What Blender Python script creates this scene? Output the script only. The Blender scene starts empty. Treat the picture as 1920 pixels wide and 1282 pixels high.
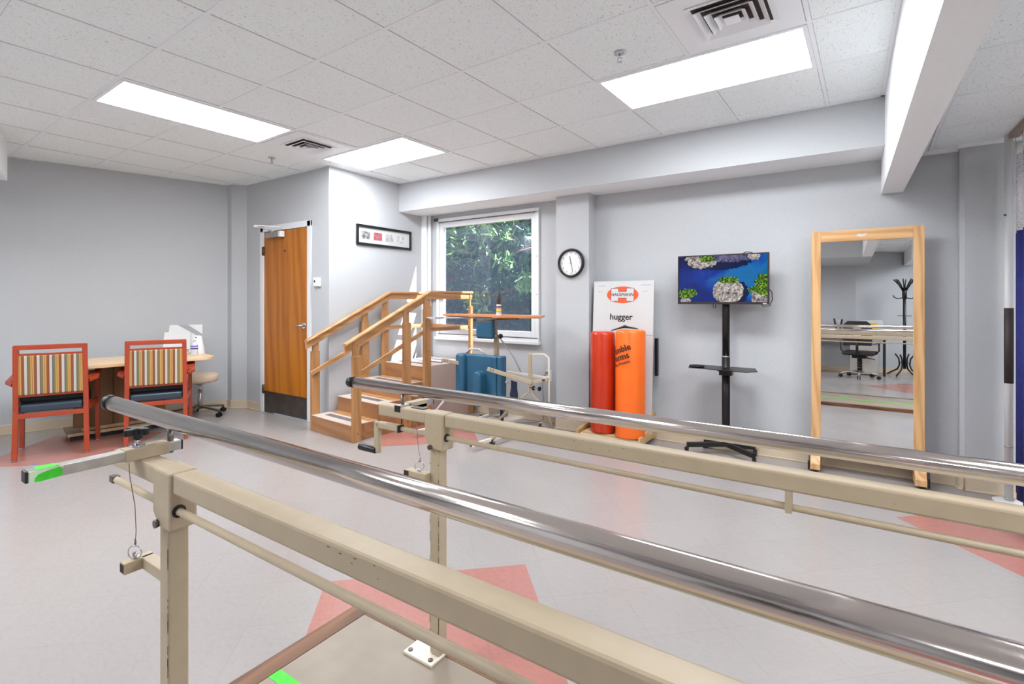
import bpy, bmesh, math, random
from mathutils import Vector, Matrix, Euler
R = math.radians
PI = math.pi
random.seed(7)
sc = bpy.context.scene
COL = sc.collection

# ------------------------------------------------------------------ camera
EYE = 1.36
cam_d = bpy.data.cameras.new('camera'); cam = bpy.data.objects.new('camera', cam_d); COL.objects.link(cam)
cam.location = (0, 0, EYE); cam.rotation_euler = (R(90), 0, R(33.75))
cam_d.sensor_width = 36; cam_d.lens = 940 / 1920 * 36; cam_d.shift_y = -79 / 1920
cam_d.clip_start = .05; cam_d.clip_end = 200
sc.camera = cam

# ------------------------------------------------------------------ world, sun, exposure
w = bpy.data.worlds.new('sky_world'); sc.world = w; w.use_nodes = True
wn = w.node_tree; wn.nodes.clear()
wo = wn.nodes.new('ShaderNodeOutputWorld'); wb = wn.nodes.new('ShaderNodeBackground'); ws = wn.nodes.new('ShaderNodeTexSky')
ws.sky_type = 'NISHITA'; ws.sun_disc = False; ws.sun_elevation = R(38); ws.sun_rotation = R(140)
wb.inputs['Strength'].default_value = .22
wn.links.new(ws.outputs[0], wb.inputs[0]); wn.links.new(wb.outputs[0], wo.inputs[0])
sun_d = bpy.data.lights.new('sun', 'SUN'); sun = bpy.data.objects.new('sun', sun_d); COL.objects.link(sun)
SUN_DIR = Vector((-.95, -.36, -1.0)).normalized()
sun.rotation_euler = SUN_DIR.to_track_quat('-Z', 'Y').to_euler(); sun.location = (6, 12, 9)
sun_d.energy = 34; sun_d.angle = R(.6); sun_d.color = (1, .96, .9)
PANEL = 24.0                       # brightness of the ceiling light diffusers
sc.view_settings.view_transform = 'Standard'; sc.view_settings.look = 'None'
sc.view_settings.gamma = 1; sc.view_settings.use_curve_mapping = False
sc.view_settings.exposure = 0.22

# ------------------------------------------------------------------ material helpers
def srgb(r, g, b):
    f = lambda v: (v / 255 / 12.92) if v / 255 <= .04045 else ((v / 255 + .055) / 1.055) ** 2.4
    return (f(r), f(g), f(b), 1)
def newmat(name):
    m = bpy.data.materials.new(name); m.use_nodes = True
    nt = m.node_tree; b = nt.nodes['Principled BSDF']; return m, nt, b
def N(nt, t, **kw):
    n = nt.nodes.new(t)
    for k, v in kw.items(): setattr(n, k, v)
    return n
def plain(name, col, rough=.5, metal=0, spec=.5, coat=0, emit=None, es=0, alpha=1):
    m, nt, b = newmat(name)
    b.inputs['Base Color'].default_value = col; b.inputs['Roughness'].default_value = rough
    b.inputs['Metallic'].default_value = metal; b.inputs['Specular IOR Level'].default_value = spec
    if coat: b.inputs['Coat Weight'].default_value = coat; b.inputs['Coat Roughness'].default_value = .1
    if emit: b.inputs['Emission Color'].default_value = emit; b.inputs['Emission Strength'].default_value = es
    b.inputs['Alpha'].default_value = alpha
    return m
def mapping(nt, scale=(1, 1, 1), rot=(0, 0, 0), src='Object', loc=(0, 0, 0)):
    tc = N(nt, 'ShaderNodeTexCoord'); mp = N(nt, 'ShaderNodeMapping')
    mp.inputs['Scale'].default_value = scale; mp.inputs['Rotation'].default_value = rot; mp.inputs['Location'].default_value = loc
    nt.links.new(tc.outputs[src], mp.inputs[0]); return mp
def ramp(nt, stops, interp='LINEAR'):
    r = N(nt, 'ShaderNodeValToRGB'); cr = r.color_ramp; cr.interpolation = interp
    while len(cr.elements) > 1: cr.elements.remove(cr.elements[-1])
    cr.elements[0].position = stops[0][0]; cr.elements[0].color = stops[0][1]
    for p, c in stops[1:]:
        e = cr.elements.new(p); e.color = c
    return r
def bump(nt, b, src, strength=.2, dist=.01):
    bp = N(nt, 'ShaderNodeBump'); bp.inputs['Strength'].default_value = strength; bp.inputs['Distance'].default_value = dist
    nt.links.new(src, bp.inputs['Height']); nt.links.new(bp.outputs[0], b.inputs['Normal'])
def speckle(name, c1, c2, scale=40, rough=.5, bmp=0, metal=0, spec=.5, detail=4, src='Object', dist=.004):
    m, nt, b = newmat(name); mp = mapping(nt, src=src)
    n = N(nt, 'ShaderNodeTexNoise'); n.inputs['Scale'].default_value = scale; n.inputs['Detail'].default_value = detail
    nt.links.new(mp.outputs[0], n.inputs[0]); r = ramp(nt, [(.3, c1), (.7, c2)]); nt.links.new(n.outputs[0], r.inputs[0])
    nt.links.new(r.outputs[0], b.inputs['Base Color']); b.inputs['Roughness'].default_value = rough
    b.inputs['Metallic'].default_value = metal; b.inputs['Specular IOR Level'].default_value = spec
    if bmp: bump(nt, b, n.outputs[0], bmp, dist)
    return m
def wood(name, c1, c2, axis='Z', scale=1.0, rough=.35, c3=None):
    m, nt, b = newmat(name)
    s = {'X': (1.2, 14, 14), 'Y': (14, 1.2, 14), 'Z': (14, 14, 1.2)}[axis]
    mp = mapping(nt, scale=tuple(v * scale for v in s))
    n = N(nt, 'ShaderNodeTexNoise'); n.inputs['Scale'].default_value = 1.6; n.inputs['Detail'].default_value = 6; n.inputs['Distortion'].default_value = 1.1
    nt.links.new(mp.outputs[0], n.inputs[0])
    wv = N(nt, 'ShaderNodeTexWave'); wv.inputs['Scale'].default_value = .35; wv.inputs['Distortion'].default_value = 9; wv.inputs['Detail'].default_value = 2
    wv.bands_direction = 'DIAGONAL'
    nt.links.new(mp.outputs[0], wv.inputs[0])
    mx = N(nt, 'ShaderNodeMix'); mx.inputs[0].default_value = .45
    nt.links.new(n.outputs[0], mx.inputs[2]); nt.links.new(wv.outputs['Fac'], mx.inputs[3])
    r = ramp(nt, [(.2, c1), (.75, c2)] if c3 is None else [(.15, c1), (.5, c2), (.85, c3)])
    nt.links.new(mx.outputs[0], r.inputs[0]); nt.links.new(r.outputs[0], b.inputs['Base Color'])
    b.inputs['Roughness'].default_value = rough; bump(nt, b, n.outputs[0], .08, .002)
    return m

M = {}
M['wall'] = speckle('wall_paint', srgb(187, 189, 192), srgb(191, 193, 196), 60, .6, .06, spec=.3)
M['white_wall'] = speckle('white_paint', srgb(242, 245, 247), srgb(245, 247, 249), 50, .55, .04, spec=.3)
M['base'] = plain('baseboard_vinyl', srgb(208, 190, 165), .45)
M['grid'] = plain('grid_white', srgb(244, 246, 250), .45)
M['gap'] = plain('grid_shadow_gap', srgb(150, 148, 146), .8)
M['white'] = plain('white_plastic', srgb(228, 228, 228), .4)
M['trimwhite'] = plain('trim_white', srgb(225, 226, 228), .35)
M['black'] = plain('black_plastic', srgb(22, 21, 22), .4)
M['blackm'] = plain('black_metal', srgb(28, 25, 25), .35, spec=.4)
M['darkgap'] = plain('dark_gap', srgb(50, 42, 40), .8)
M['chrome'] = plain('chrome', srgb(200, 200, 205), .15, 1)
M['alu'] = speckle('worn_aluminium', srgb(176, 172, 168), srgb(196, 193, 189), 30, .38, .02, metal=.85)
M['cream'] = speckle('cream_enamel', srgb(180, 163, 138), srgb(186, 169, 144), 25, .42, .02, spec=.35)
M['palecream'] = plain('pale_enamel', srgb(226, 216, 200), .35)
M['grey_tube'] = plain('grey_enamel', srgb(190, 188, 190), .35)
M['rust'] = speckle('chipped_spots', srgb(60, 44, 34), srgb(120, 96, 70), 200, .7)
M['green'] = speckle('green_tape', srgb(48, 190, 30), srgb(70, 215, 50), 60, .5, .15)
M['green_pale'] = plain('torn_tape', srgb(200, 225, 190), .7)
M['red'] = speckle('red_lacquer', srgb(158, 60, 34), srgb(170, 68, 40), 12, .32)
M['navy'] = plain('navy_vinyl', srgb(46, 58, 70), .35)
M['darkseat'] = plain('dark_underseat', srgb(24, 26, 30), .7)
M['padblue'] = speckle('blue_vinyl', srgb(38, 84, 112), srgb(44, 92, 120), 12, .38, .03)
M['strapnavy'] = plain('navy_strap', srgb(32, 38, 62), .8)
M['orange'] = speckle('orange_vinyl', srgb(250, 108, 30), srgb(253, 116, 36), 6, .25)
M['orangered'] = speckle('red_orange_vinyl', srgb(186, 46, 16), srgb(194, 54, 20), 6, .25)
M['boardwhite'] = plain('white_laminate', srgb(204, 203, 202), .4)
M['sidepanel'] = plain('beige_panel', srgb(206, 184, 170), .45)
M['ply'] = wood('plywood', srgb(206, 176, 132), srgb(222, 196, 156), 'X', 1, .5)
M['plyend'] = wood('ply_edge', srgb(186, 146, 92), srgb(206, 168, 116), 'Y', 1, .5)
M['mirror'] = plain('mirror_glass', (.9, .91, .92, 1), .004, 1)
M['oakframe'] = wood('light_oak', srgb(186, 138, 86), srgb(214, 168, 116), 'Z', 1.7, .4, srgb(222, 180, 130))
M['oakframe_x'] = wood('light_oak_x', srgb(186, 138, 86), srgb(214, 168, 116), 'X', 1.7, .4, srgb(222, 180, 130))
M['door'] = wood('door_oak', srgb(152, 84, 12), srgb(178, 106, 22), 'Z', .8, .35, srgb(190, 118, 30))
M['kick'] = speckle('kick_metal', srgb(86, 78, 72), srgb(104, 96, 90), 8, .35, .02, metal=.7)
M['stair'] = wood('birch_varnish', srgb(166, 118, 72), srgb(188, 140, 94), 'Z', 1.1, .32)
M['stair_y'] = wood('birch_varnish_y', srgb(168, 120, 74), srgb(192, 146, 100), 'Y', 1.1, .32)
M['stair_x'] = wood('birch_varnish_x', srgb(150, 104, 68), srgb(172, 124, 84), 'X', .9, .35)
M['tread'] = plain('tread_laminate', srgb(206, 188, 176), .45)
M['grip'] = speckle('grip_strip', srgb(88, 86, 90), srgb(120, 118, 122), 160, .9)
M['tabletop'] = wood('maple_top', srgb(220, 184, 140), srgb(232, 200, 160), 'Y', .8, .3)
M['tablebase'] = wood('brown_panel', srgb(126, 96, 60), srgb(150, 116, 76), 'Z', .7, .45)
M['trimwood'] = wood('brown_edge', srgb(84, 54, 34), srgb(126, 86, 56), 'Y', 1.3, .5)
M['trimwood_x'] = wood('brown_edge_x', srgb(84, 54, 34), srgb(126, 86, 56), 'X', 1.3, .5)
M['platform'] = speckle('platform_laminate', srgb(134, 122, 108), srgb(152, 139, 124), 5, .45)
M['traytop'] = wood('tray_oak', srgb(190, 120, 70), srgb(206, 140, 88), 'X', 1, .35)
M['stool'] = speckle('cream_vinyl', srgb(214, 192, 166), srgb(220, 200, 176), 10, .5)
M['steel_base'] = plain('brushed_base', srgb(130, 124, 118), .3, .9)
M['curtainblue'] = speckle('blue_curtain', srgb(28, 34, 104), srgb(36, 43, 122), 30, .8, .1)
M['paper'] = plain('paper', srgb(208, 208, 208), .6)
M['grey_paper'] = plain('grey_print', srgb(150, 148, 152), .6)
M['cord'] = plain('grey_cord', srgb(120, 122, 126), .5)
M['brown_vent'] = plain('vent_shadow', srgb(60, 44, 38), .8)
M['deskdark'] = plain('desk_dark', srgb(30, 28, 30), .6)
M['panelgrey'] = plain('panel_grey', srgb(196, 190, 182), .5)
M['yellow'] = plain('yellow_print', srgb(240, 190, 50), .6)
M['redpaint'] = plain('red_item', srgb(170, 40, 40), .5)
M['bark'] = speckle('bark', srgb(92, 56, 48), srgb(120, 80, 66), 8, .9, .4, dist=.03)
M['soil'] = speckle('soil_ground', srgb(60, 58, 48), srgb(90, 86, 66), 3, .95)

def steel_mat():
    m, nt, b = newmat('brushed_steel')
    b.inputs['Metallic'].default_value = 1; b.inputs['Base Color'].default_value = srgb(212, 202, 197)
    mp = mapping(nt, scale=(500, 20, 20)); n = N(nt, 'ShaderNodeTexNoise'); n.inputs['Scale'].default_value = 2; n.inputs['Detail'].default_value = 5
    nt.links.new(mp.outputs[0], n.inputs[0]); r = ramp(nt, [(.3, (.11, .11, .11, 1)), (.7, (.16, .16, .16, 1))]); nt.links.new(n.outputs[0], r.inputs[0])
    nt.links.new(r.outputs[0], b.inputs['Roughness']); return m
M['steel'] = steel_mat()

def emis(name, col, s):
    m = bpy.data.materials.new(name); m.use_nodes = True; nt = m.node_tree; nt.nodes.clear()
    o = N(nt, 'ShaderNodeOutputMaterial'); e = N(nt, 'ShaderNodeEmission'); e.inputs[0].default_value = col; e.inputs[1].default_value = s
    nt.links.new(e.outputs[0], o.inputs[0]); return m
M['lamp'] = emis('lamp_diffuser', (.93, .965, 1, 1), PANEL)

def tile_mat():
    m, nt, b = newmat('ceiling_tile'); mp = mapping(nt, rot=(0, 0, R(20)))
    v = N(nt, 'ShaderNodeTexNoise'); v.inputs['Scale'].default_value = 150; v.inputs['Detail'].default_value = 2; v.inputs['Distortion'].default_value = .8
    mp2 = mapping(nt, scale=(1, .45, 1), rot=(0, 0, R(33)))
    nt.links.new(mp2.outputs[0], v.inputs[0])
    r = ramp(nt, [(.31, srgb(196, 200, 201)), (.375, srgb(244, 250, 251)), (1, srgb(247, 252, 253))]); nt.links.new(v.outputs[0], r.inputs[0])
    nt.links.new(r.outputs[0], b.inputs['Base Color']); b.inputs['Roughness'].default_value = .85; b.inputs['Specular IOR Level'].default_value = .2
    bump(nt, b, r.outputs[0], .12, .002); return m
M['tile'] = tile_mat()

def floor_mat():
    m, nt, b = newmat('vinyl_floor')
    tc = N(nt, 'ShaderNodeTexCoord')
    n = N(nt, 'ShaderNodeTexNoise'); n.inputs['Scale'].default_value = 26; n.inputs['Detail'].default_value = 8; n.inputs['Roughness'].default_value = .75
    mp = mapping(nt, scale=(1, 2.2, 1), rot=(0, 0, R(30))); nt.links.new(mp.outputs[0], n.inputs[0])
    base = ramp(nt, [(.28, srgb(153, 147, 145)), (.5, srgb(160, 153, 151)), (.75, srgb(163, 157, 155))]); nt.links.new(n.outputs[0], base.inputs[0])
    pink = ramp(nt, [(.28, srgb(164, 108, 98)), (.5, srgb(172, 117, 107)), (.75, srgb(176, 123, 113))]); nt.links.new(n.outputs[0], pink.inputs[0])
    last = None
    # diamonds inlaid in the vinyl: centre x, y, half side, turn
    for cx, cy, h, a in [(-1.40, 1.49, .49, 43), (.945, 3.92, .49, 43), (-3.64, 3.83, .49, 45), (-5.88, 1.61, .49, 44), (.9, -1.0, .49, 43), (3.1, 1.4, .49, 43)]:
        q = N(nt, 'ShaderNodeMapping'); q.vector_type = 'TEXTURE'; q.inputs['Location'].default_value = (cx, cy, 0); q.inputs['Rotation'].default_value = (0, 0, R(a))
        nt.links.new(tc.outputs['Object'], q.inputs[0])
        ab = N(nt, 'ShaderNodeVectorMath', operation='ABSOLUTE'); nt.links.new(q.outputs[0], ab.inputs[0])
        sp = N(nt, 'ShaderNodeSeparateXYZ'); nt.links.new(ab.outputs[0], sp.inputs[0])
        mx = N(nt, 'ShaderNodeMath', operation='MAXIMUM'); nt.links.new(sp.outputs[0], mx.inputs[0]); nt.links.new(sp.outputs[1], mx.inputs[1])
        lt = N(nt, 'ShaderNodeMath', operation='LESS_THAN'); lt.inputs[1].default_value = h; nt.links.new(mx.outputs[0], lt.inputs[0])
        if last is None: last = lt
        else:
            s = N(nt, 'ShaderNodeMath', operation='MAXIMUM'); nt.links.new(last.outputs[0], s.inputs[0]); nt.links.new(lt.outputs[0], s.inputs[1]); last = s
    mix = N(nt, 'ShaderNodeMix', data_type='RGBA'); nt.links.new(last.outputs[0], mix.inputs[0]); nt.links.new(base.outputs[0], mix.inputs[6]); nt.links.new(pink.outputs[0], mix.inputs[7])
    br = N(nt, 'ShaderNodeTexBrick'); br.offset = 0; br.inputs['Scale'].default_value = 1; br.inputs['Brick Width'].default_value = .3268; br.inputs['Row Height'].default_value = .3268
    br.inputs['Mortar Size'].default_value = .0012; br.inputs['Color1'].default_value = (1, 1, 1, 1); br.inputs['Color2'].default_value = (.97, .97, .97, 1); br.inputs['Mortar'].default_value = (.86, .85, .84, 1)
    mpb = mapping(nt, rot=(0, 0, R(-43)), loc=(.1, .05, 0)); nt.links.new(mpb.outputs[0], br.inputs[0])
    mul = N(nt, 'ShaderNodeMix', data_type='RGBA', blend_type='MULTIPLY'); mul.inputs[0].default_value = 1
    nt.links.new(mix.outputs[2], mul.inputs[6]); nt.links.new(br.outputs[0], mul.inputs[7])
    nt.links.new(mul.outputs[2], b.inputs['Base Color'])
    n2 = N(nt, 'ShaderNodeTexNoise'); n2.inputs['Scale'].default_value = 3; nt.links.new(tc.outputs['Object'], n2.inputs[0])
    rr = ramp(nt, [(.3, (.16, .16, .16, 1)), (.7, (.27, .27, .27, 1))]); nt.links.new(n2.outputs[0], rr.inputs[0]); nt.links.new(rr.outputs[0], b.inputs['Roughness'])
    b.inputs['Specular IOR Level'].default_value = .5
    return m
M['floor'] = floor_mat()

def stripe_mat():
    m, nt, b = newmat('striped_fabric'); tc = N(nt, 'ShaderNodeTexCoord'); sp = N(nt, 'ShaderNodeSeparateXYZ'); nt.links.new(tc.outputs['Object'], sp.inputs[0])
    a = N(nt, 'ShaderNodeMath', operation='MULTIPLY_ADD'); a.inputs[1].default_value = 1 / .079; a.inputs[2].default_value = 10.15; nt.links.new(sp.outputs[0], a.inputs[0])
    fr = N(nt, 'ShaderNodeMath', operation='FRACT'); nt.links.new(a.outputs[0], fr.inputs[0])
    W_, RU, BL, OL, YE, BR = srgb(190, 182, 168), srgb(136, 74, 52), srgb(88, 102, 120), srgb(120, 118, 68), srgb(192, 148, 82), srgb(84, 60, 40)
    r = ramp(nt, [(0, W_), (.22, BL), (.28, RU), (.33, OL), (.45, BR), (.48, YE), (.60, BR), (.63, YE), (.76, RU), (.96, BR)], 'CONSTANT')
    nt.links.new(fr.outputs[0], r.inputs[0]); nt.links.new(r.outputs[0], b.inputs['Base Color']); b.inputs['Roughness'].default_value = .8
    n = N(nt, 'ShaderNodeTexNoise'); n.inputs['Scale'].default_value = 300; nt.links.new(tc.outputs['Object'], n.inputs[0]); bump(nt, b, n.outputs[0], .2, .001)
    return m
M['stripe'] = stripe_mat()

def glass_mat():
    m = bpy.data.materials.new('window_glass'); m.use_nodes = True; nt = m.node_tree; nt.nodes.clear()
    o = N(nt, 'ShaderNodeOutputMaterial'); t = N(nt, 'ShaderNodeBsdfTransparent'); t.inputs[0].default_value = (.80, .86, .95, 1)
    g = N(nt, 'ShaderNodeBsdfGlossy'); g.inputs['Roughness'].default_value = .02
    d = N(nt, 'ShaderNodeBsdfTranslucent'); d.inputs[0].default_value = (.55, .7, 1, 1)
    lw_ = N(nt, 'ShaderNodeLayerWeight'); lw_.inputs[0].default_value = .5
    pw = N(nt, 'ShaderNodeMath', operation='POWER'); pw.inputs[1].default_value = 4; nt.links.new(lw_.outputs['Facing'], pw.inputs[0])
    f = N(nt, 'ShaderNodeMath', operation='MULTIPLY_ADD'); f.inputs[1].default_value = .6; f.inputs[2].default_value = .04; nt.links.new(pw.outputs[0], f.inputs[0])
    m1 = N(nt, 'ShaderNodeMixShader'); m1.inputs[0].default_value = .03; nt.links.new(t.outputs[0], m1.inputs[1]); nt.links.new(d.outputs[0], m1.inputs[2])
    m2 = N(nt, 'ShaderNodeMixShader'); nt.links.new(f.outputs[0], m2.inputs[0]); nt.links.new(m1.outputs[0], m2.inputs[1]); nt.links.new(g.outputs[0], m2.inputs[2])
    nt.links.new(m2.outputs[0], o.inputs[0]); return m
M['glass'] = glass_mat()
M['clear'] = plain('clear_plastic', (.85, .87, .9, 1), .08, alpha=.35)

def leaf_mat(name, c1, c2):
    m, nt, b = newmat(name)
    oi = N(nt, 'ShaderNodeTexNoise'); oi.inputs['Scale'].default_value = 3; mp = mapping(nt); nt.links.new(mp.outputs[0], oi.inputs[0])
    r = ramp(nt, [(.35, c1), (.65, c2)]); nt.links.new(oi.outputs[0], r.inputs[0]); nt.links.new(r.outputs[0], b.inputs['Base Color'])
    b.inputs['Roughness'].default_value = .3; b.inputs['Specular IOR Level'].default_value = .6
    b.inputs['Transmission Weight'].default_value = 0; return m
M['leaf'] = leaf_mat('leaf_dark', srgb(38, 70, 44), srgb(66, 104, 58))
M['leaf2'] = leaf_mat('leaf_sunlit', srgb(86, 124, 66), srgb(140, 168, 92))  # paler leaf copy, sunlit look painted into the colour

# ------------------------------------------------------------------ mesh helpers
class MB:
    def __init__(s): s.v = []; s.f = []; s.m = []; s.mi = 0; s.sm = []
    def add(s, vs, fs, smooth=False):
        b = len(s.v); s.v += [Vector(v) for v in vs]; s.f += [tuple(b + i for i in f) for f in fs]; s.m += [s.mi] * len(fs); s.sm += [smooth] * len(fs); return s
    def box(s, lo, hi, mat=None):
        x0, y0, z0 = lo; x1, y1, z1 = hi
        if x0 > x1: x0, x1 = x1, x0
        if y0 > y1: y0, y1 = y1, y0
        if z0 > z1: z0, z1 = z1, z0
        vs = [(x0, y0, z0), (x1, y0, z0), (x1, y1, z0), (x0, y1, z0), (x0, y0, z1), (x1, y0, z1), (x1, y1, z1), (x0, y1, z1)]
        if mat: vs = [mat @ Vector(v) for v in vs]
        return s.add(vs, [(0, 3, 2, 1), (4, 5, 6, 7), (0, 1, 5, 4), (1, 2, 6, 5), (2, 3, 7, 6), (3, 0, 4, 7)])
    def bar(s, p, q, w, h, up=(0, 0, 1)):      # rectangular bar from p to q; w across, h along up
        p = Vector(p); q = Vector(q); d = (q - p).normalized(); u = Vector(up)
        sd = d.cross(u)
        if sd.length < 1e-4: sd = d.cross(Vector((1, 0, 0)))
        sd.normalize(); u = sd.cross(d).normalized()
        c = [(-w / 2, -h / 2), (w / 2, -h / 2), (w / 2, h / 2), (-w / 2, h / 2)]
        vs = [p + sd * a + u * b for a, b in c] + [q + sd * a + u * b for a, b in c]
        return s.add(vs, [(0, 1, 2, 3), (7, 6, 5, 4), (0, 4, 5, 1), (1, 5, 6, 2), (2, 6, 7, 3), (3, 7, 4, 0)])
    def cyl(s, p, q, r, r2=None, n=20, caps=True):
        p = Vector(p); q = Vector(q); d = (q - p).normalized(); a = Vector((1, 0, 0)) if abs(d.x) < .9 else Vector((0, 1, 0))
        u = d.cross(a).normalized(); v = d.cross(u); r2 = r if r2 is None else r2
        vs = [p + (u * math.cos(t) + v * math.sin(t)) * r for t in [2 * PI * i / n for i in range(n)]] + [q + (u * math.cos(t) + v * math.sin(t)) * r2 for t in [2 * PI * i / n for i in range(n)]]
        s.add(vs, [(i, i + n, (i + 1) % n + n, (i + 1) % n) for i in range(n)], True)
        if caps: s.add(vs[:n], [tuple(range(n))]); s.add(vs[n:], [tuple(range(n - 1, -1, -1))])
        return s
    def tube(s, pts, r, n=10, closed=False):
        pts = [Vector(p) for p in pts]; k = len(pts); rings = []
        prev = None
        for i, p in enumerate(pts):
            if closed: d = pts[(i + 1) % k] - pts[i - 1]
            else: d = pts[min(i + 1, k - 1)] - pts[max(i - 1, 0)]
            d.normalize()
            if prev is None:
                a = Vector((0, 0, 1)) if abs(d.z) < .9 else Vector((1, 0, 0)); u = d.cross(a).normalized()
            else:
                u = (prev - d * prev.dot(d)).normalized()
            prev = u; v = d.cross(u); rr = r[i] if isinstance(r, (list, tuple)) else r
            rings.append([p + (u * math.cos(2 * PI * j / n) + v * math.sin(2 * PI * j / n)) * rr for j in range(n)])
        vs = [v for g in rings for v in g]; fs = []
        for i in range(k if closed else k - 1):
            a = i * n; b = ((i + 1) % k) * n
            fs += [(a + j, a + (j + 1) % n, b + (j + 1) % n, b + j) for j in range(n)]
        s.add(vs, fs, True)
        if not closed: s.add(rings[0], [tuple(range(n - 1, -1, -1))]); s.add(rings[-1], [tuple(range(n))])
        return s
    def lathe(s, prof, c=(0, 0, 0), n=28, mat=None):
        vs = []; fs = []
        for r, z in prof: vs += [Vector((c[0] + r * math.cos(2 * PI * i / n), c[1] + r * math.sin(2 * PI * i / n), c[2] + z)) for i in range(n)]
        if mat: vs = [mat @ v for v in vs]
        for k in range(len(prof) - 1):
            a = k * n; b = a + n; fs += [(a + i, a + (i + 1) % n, b + (i + 1) % n, b + i) for i in range(n)]
        s.add(vs, fs, True); s.add(vs[:n], [tuple(range(n - 1, -1, -1))]); s.add(vs[-n:], [tuple(range(n))]); return s
    def prism(s, poly, a, b, axis='z'):        # extrude a 2d outline along an axis
        def P(u, v, t): return {'z': (u, v, t), 'y': (u, t, v), 'x': (t, u, v)}[axis]
        n = len(poly); vs = [P(u, v, a) for u, v in poly] + [P(u, v, b) for u, v in poly]
        return s.add(vs, [tuple(range(n - 1, -1, -1)), tuple(range(n, 2 * n))] + [(i, (i + 1) % n, (i + 1) % n + n, i + n) for i in range(n)])
    def ball(s, c, r, n=14, sc_=(1, 1, 1)):
        prof = []; k = n // 2
        vs = []; fs = []
        for i in range(k + 1):
            t = PI * i / k
            for j in range(n):
                a = 2 * PI * j / n; vs.append((c[0] + r * sc_[0] * math.sin(t) * math.cos(a), c[1] + r * sc_[1] * math.sin(t) * math.sin(a), c[2] + r * sc_[2] * math.cos(t)))
        for i in range(k):
            for j in range(n): fs.append((i * n + j, (i + 1) * n + j, (i + 1) * n + (j + 1) % n, i * n + (j + 1) % n))
        return s.add(vs, fs, True)
    def xf(s, m): s.v = [m @ v for v in s.v]; return s
    def build(s, name, mat, parent=None, W=False, bevel=0, seg=2):
        me = bpy.data.meshes.new(name)
        vs = s.v
        if W and parent is not None:
            r = parent
            while r.parent: r = r.parent
            vs = [v - r.location for v in vs]
        me.from_pydata([tuple(v) for v in vs], [], s.f)
        for mm in (mat if isinstance(mat, (list, tuple)) else [mat]): me.materials.append(mm)
        for p, i, sm in zip(me.polygons, s.m, s.sm): p.material_index = i; p.use_smooth = sm
        bm = bmesh.new(); bm.from_mesh(me); bmesh.ops.remove_doubles(bm, verts=bm.verts, dist=1e-5); bmesh.ops.recalc_face_normals(bm, faces=bm.faces); bm.to_mesh(me); bm.free()
        o = bpy.data.objects.new(name, me); COL.objects.link(o)
        if parent is not None: o.parent = parent
        if bevel:
            bv = o.modifiers.new('bevel', 'BEVEL'); bv.width = bevel; bv.segments = seg; bv.limit_method = 'ANGLE'; bv.angle_limit = R(35)
        return o
def B(lo, hi): return MB().box(lo, hi)
def tag(o, label, cat, group=None, kind=None):
    o['label'] = label; o['category'] = cat
    if group: o['group'] = group
    if kind: o['kind'] = kind
    return o
def thing(name, label, cat, loc=(0, 0, 0), rz=0, group=None):
    o = bpy.data.objects.new(name, None); o.empty_display_size = .1; COL.objects.link(o); o.location = loc; o.rotation_euler = (0, 0, rz)
    return tag(o, label, cat, group)
def struct(o): o['kind'] = 'structure'; return o
def copy_tree(o, parent=None):
    c = o.copy(); COL.objects.link(c); c.parent = parent
    for ch in list(o.children): copy_tree(ch, c)
    return c
def rrect(w, h, r, n=5, cx=0, cy=0):
    pts = []
    for (sx, sy, a0) in ((1, 1, 0), (-1, 1, 90), (-1, -1, 180), (1, -1, 270)):
        for i in range(n + 1):
            a = R(a0 + 90 * i / n); pts.append((cx + sx * (w / 2 - r) + r * math.cos(a), cy + sy * (h / 2 - r) + r * math.sin(a)))
    return pts
def text_mesh(name, s, size, mat, parent, mtx, extrude=.0006, bold=0, shear=0, sx=1.0, align='CENTER'):
    cu = bpy.data.curves.new(name + '_c', 'FONT'); cu.body = s; cu.size = size; cu.extrude = extrude; cu.shear = shear
    cu.align_x = align; cu.align_y = 'CENTER'; cu.resolution_u = 3
    to = bpy.data.objects.new('tmp', cu); COL.objects.link(to)
    dg = bpy.context.evaluated_depsgraph_get(); me = bpy.data.meshes.new_from_object(to.evaluated_get(dg))
    bpy.data.objects.remove(to); bpy.data.curves.remove(cu)
    me.transform(Matrix.Diagonal((sx, 1, 1, 1)))
    if bold:
        bmt = bmesh.new()
        for dx, dy in ((-bold, 0), (bold, 0), (0, bold), (0, -bold), (0, 0)):
            me.transform(Matrix.Translation((dx, dy, .00004 * (dx * 1000 + 2)))); bmt.from_mesh(me); me.transform(Matrix.Translation((-dx, -dy, -.00004 * (dx * 1000 + 2))))
        bmt.to_mesh(me); bmt.free()
    me.transform(mtx); me.name = name
    me.materials.clear(); me.materials.append(mat)
    o = bpy.data.objects.new(name, me); COL.objects.link(o); o.parent = parent; return o
def facing_minus_y(x, y, z): return Matrix.Translation((x, y, z)) @ Matrix.Rotation(R(90), 4, 'X')

CEIL = 2.808; CEIL_R = 2.47
XP, YD, YW = -4.645, 3.40, 4.86          # picture wall, door wall, window wall
LW0, LW1 = Vector((-6.51, 3.33)), Vector((-7.06, 1.37))
lw = (LW0 - LW1).normalized()
LW2 = LW1 - lw * 4.9

# ------------------------------------------------------------------ the setting
def prism_wall(name, poly, z0, z1, mat=None, bevel=0):
    return struct(MB().prism(poly, z0, z1).build(name, mat or M['wall'], bevel=bevel))
struct(B((-9, -5.6, -.1), (4, 5.0, 0)).build('floor', M['floor']))
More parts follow.
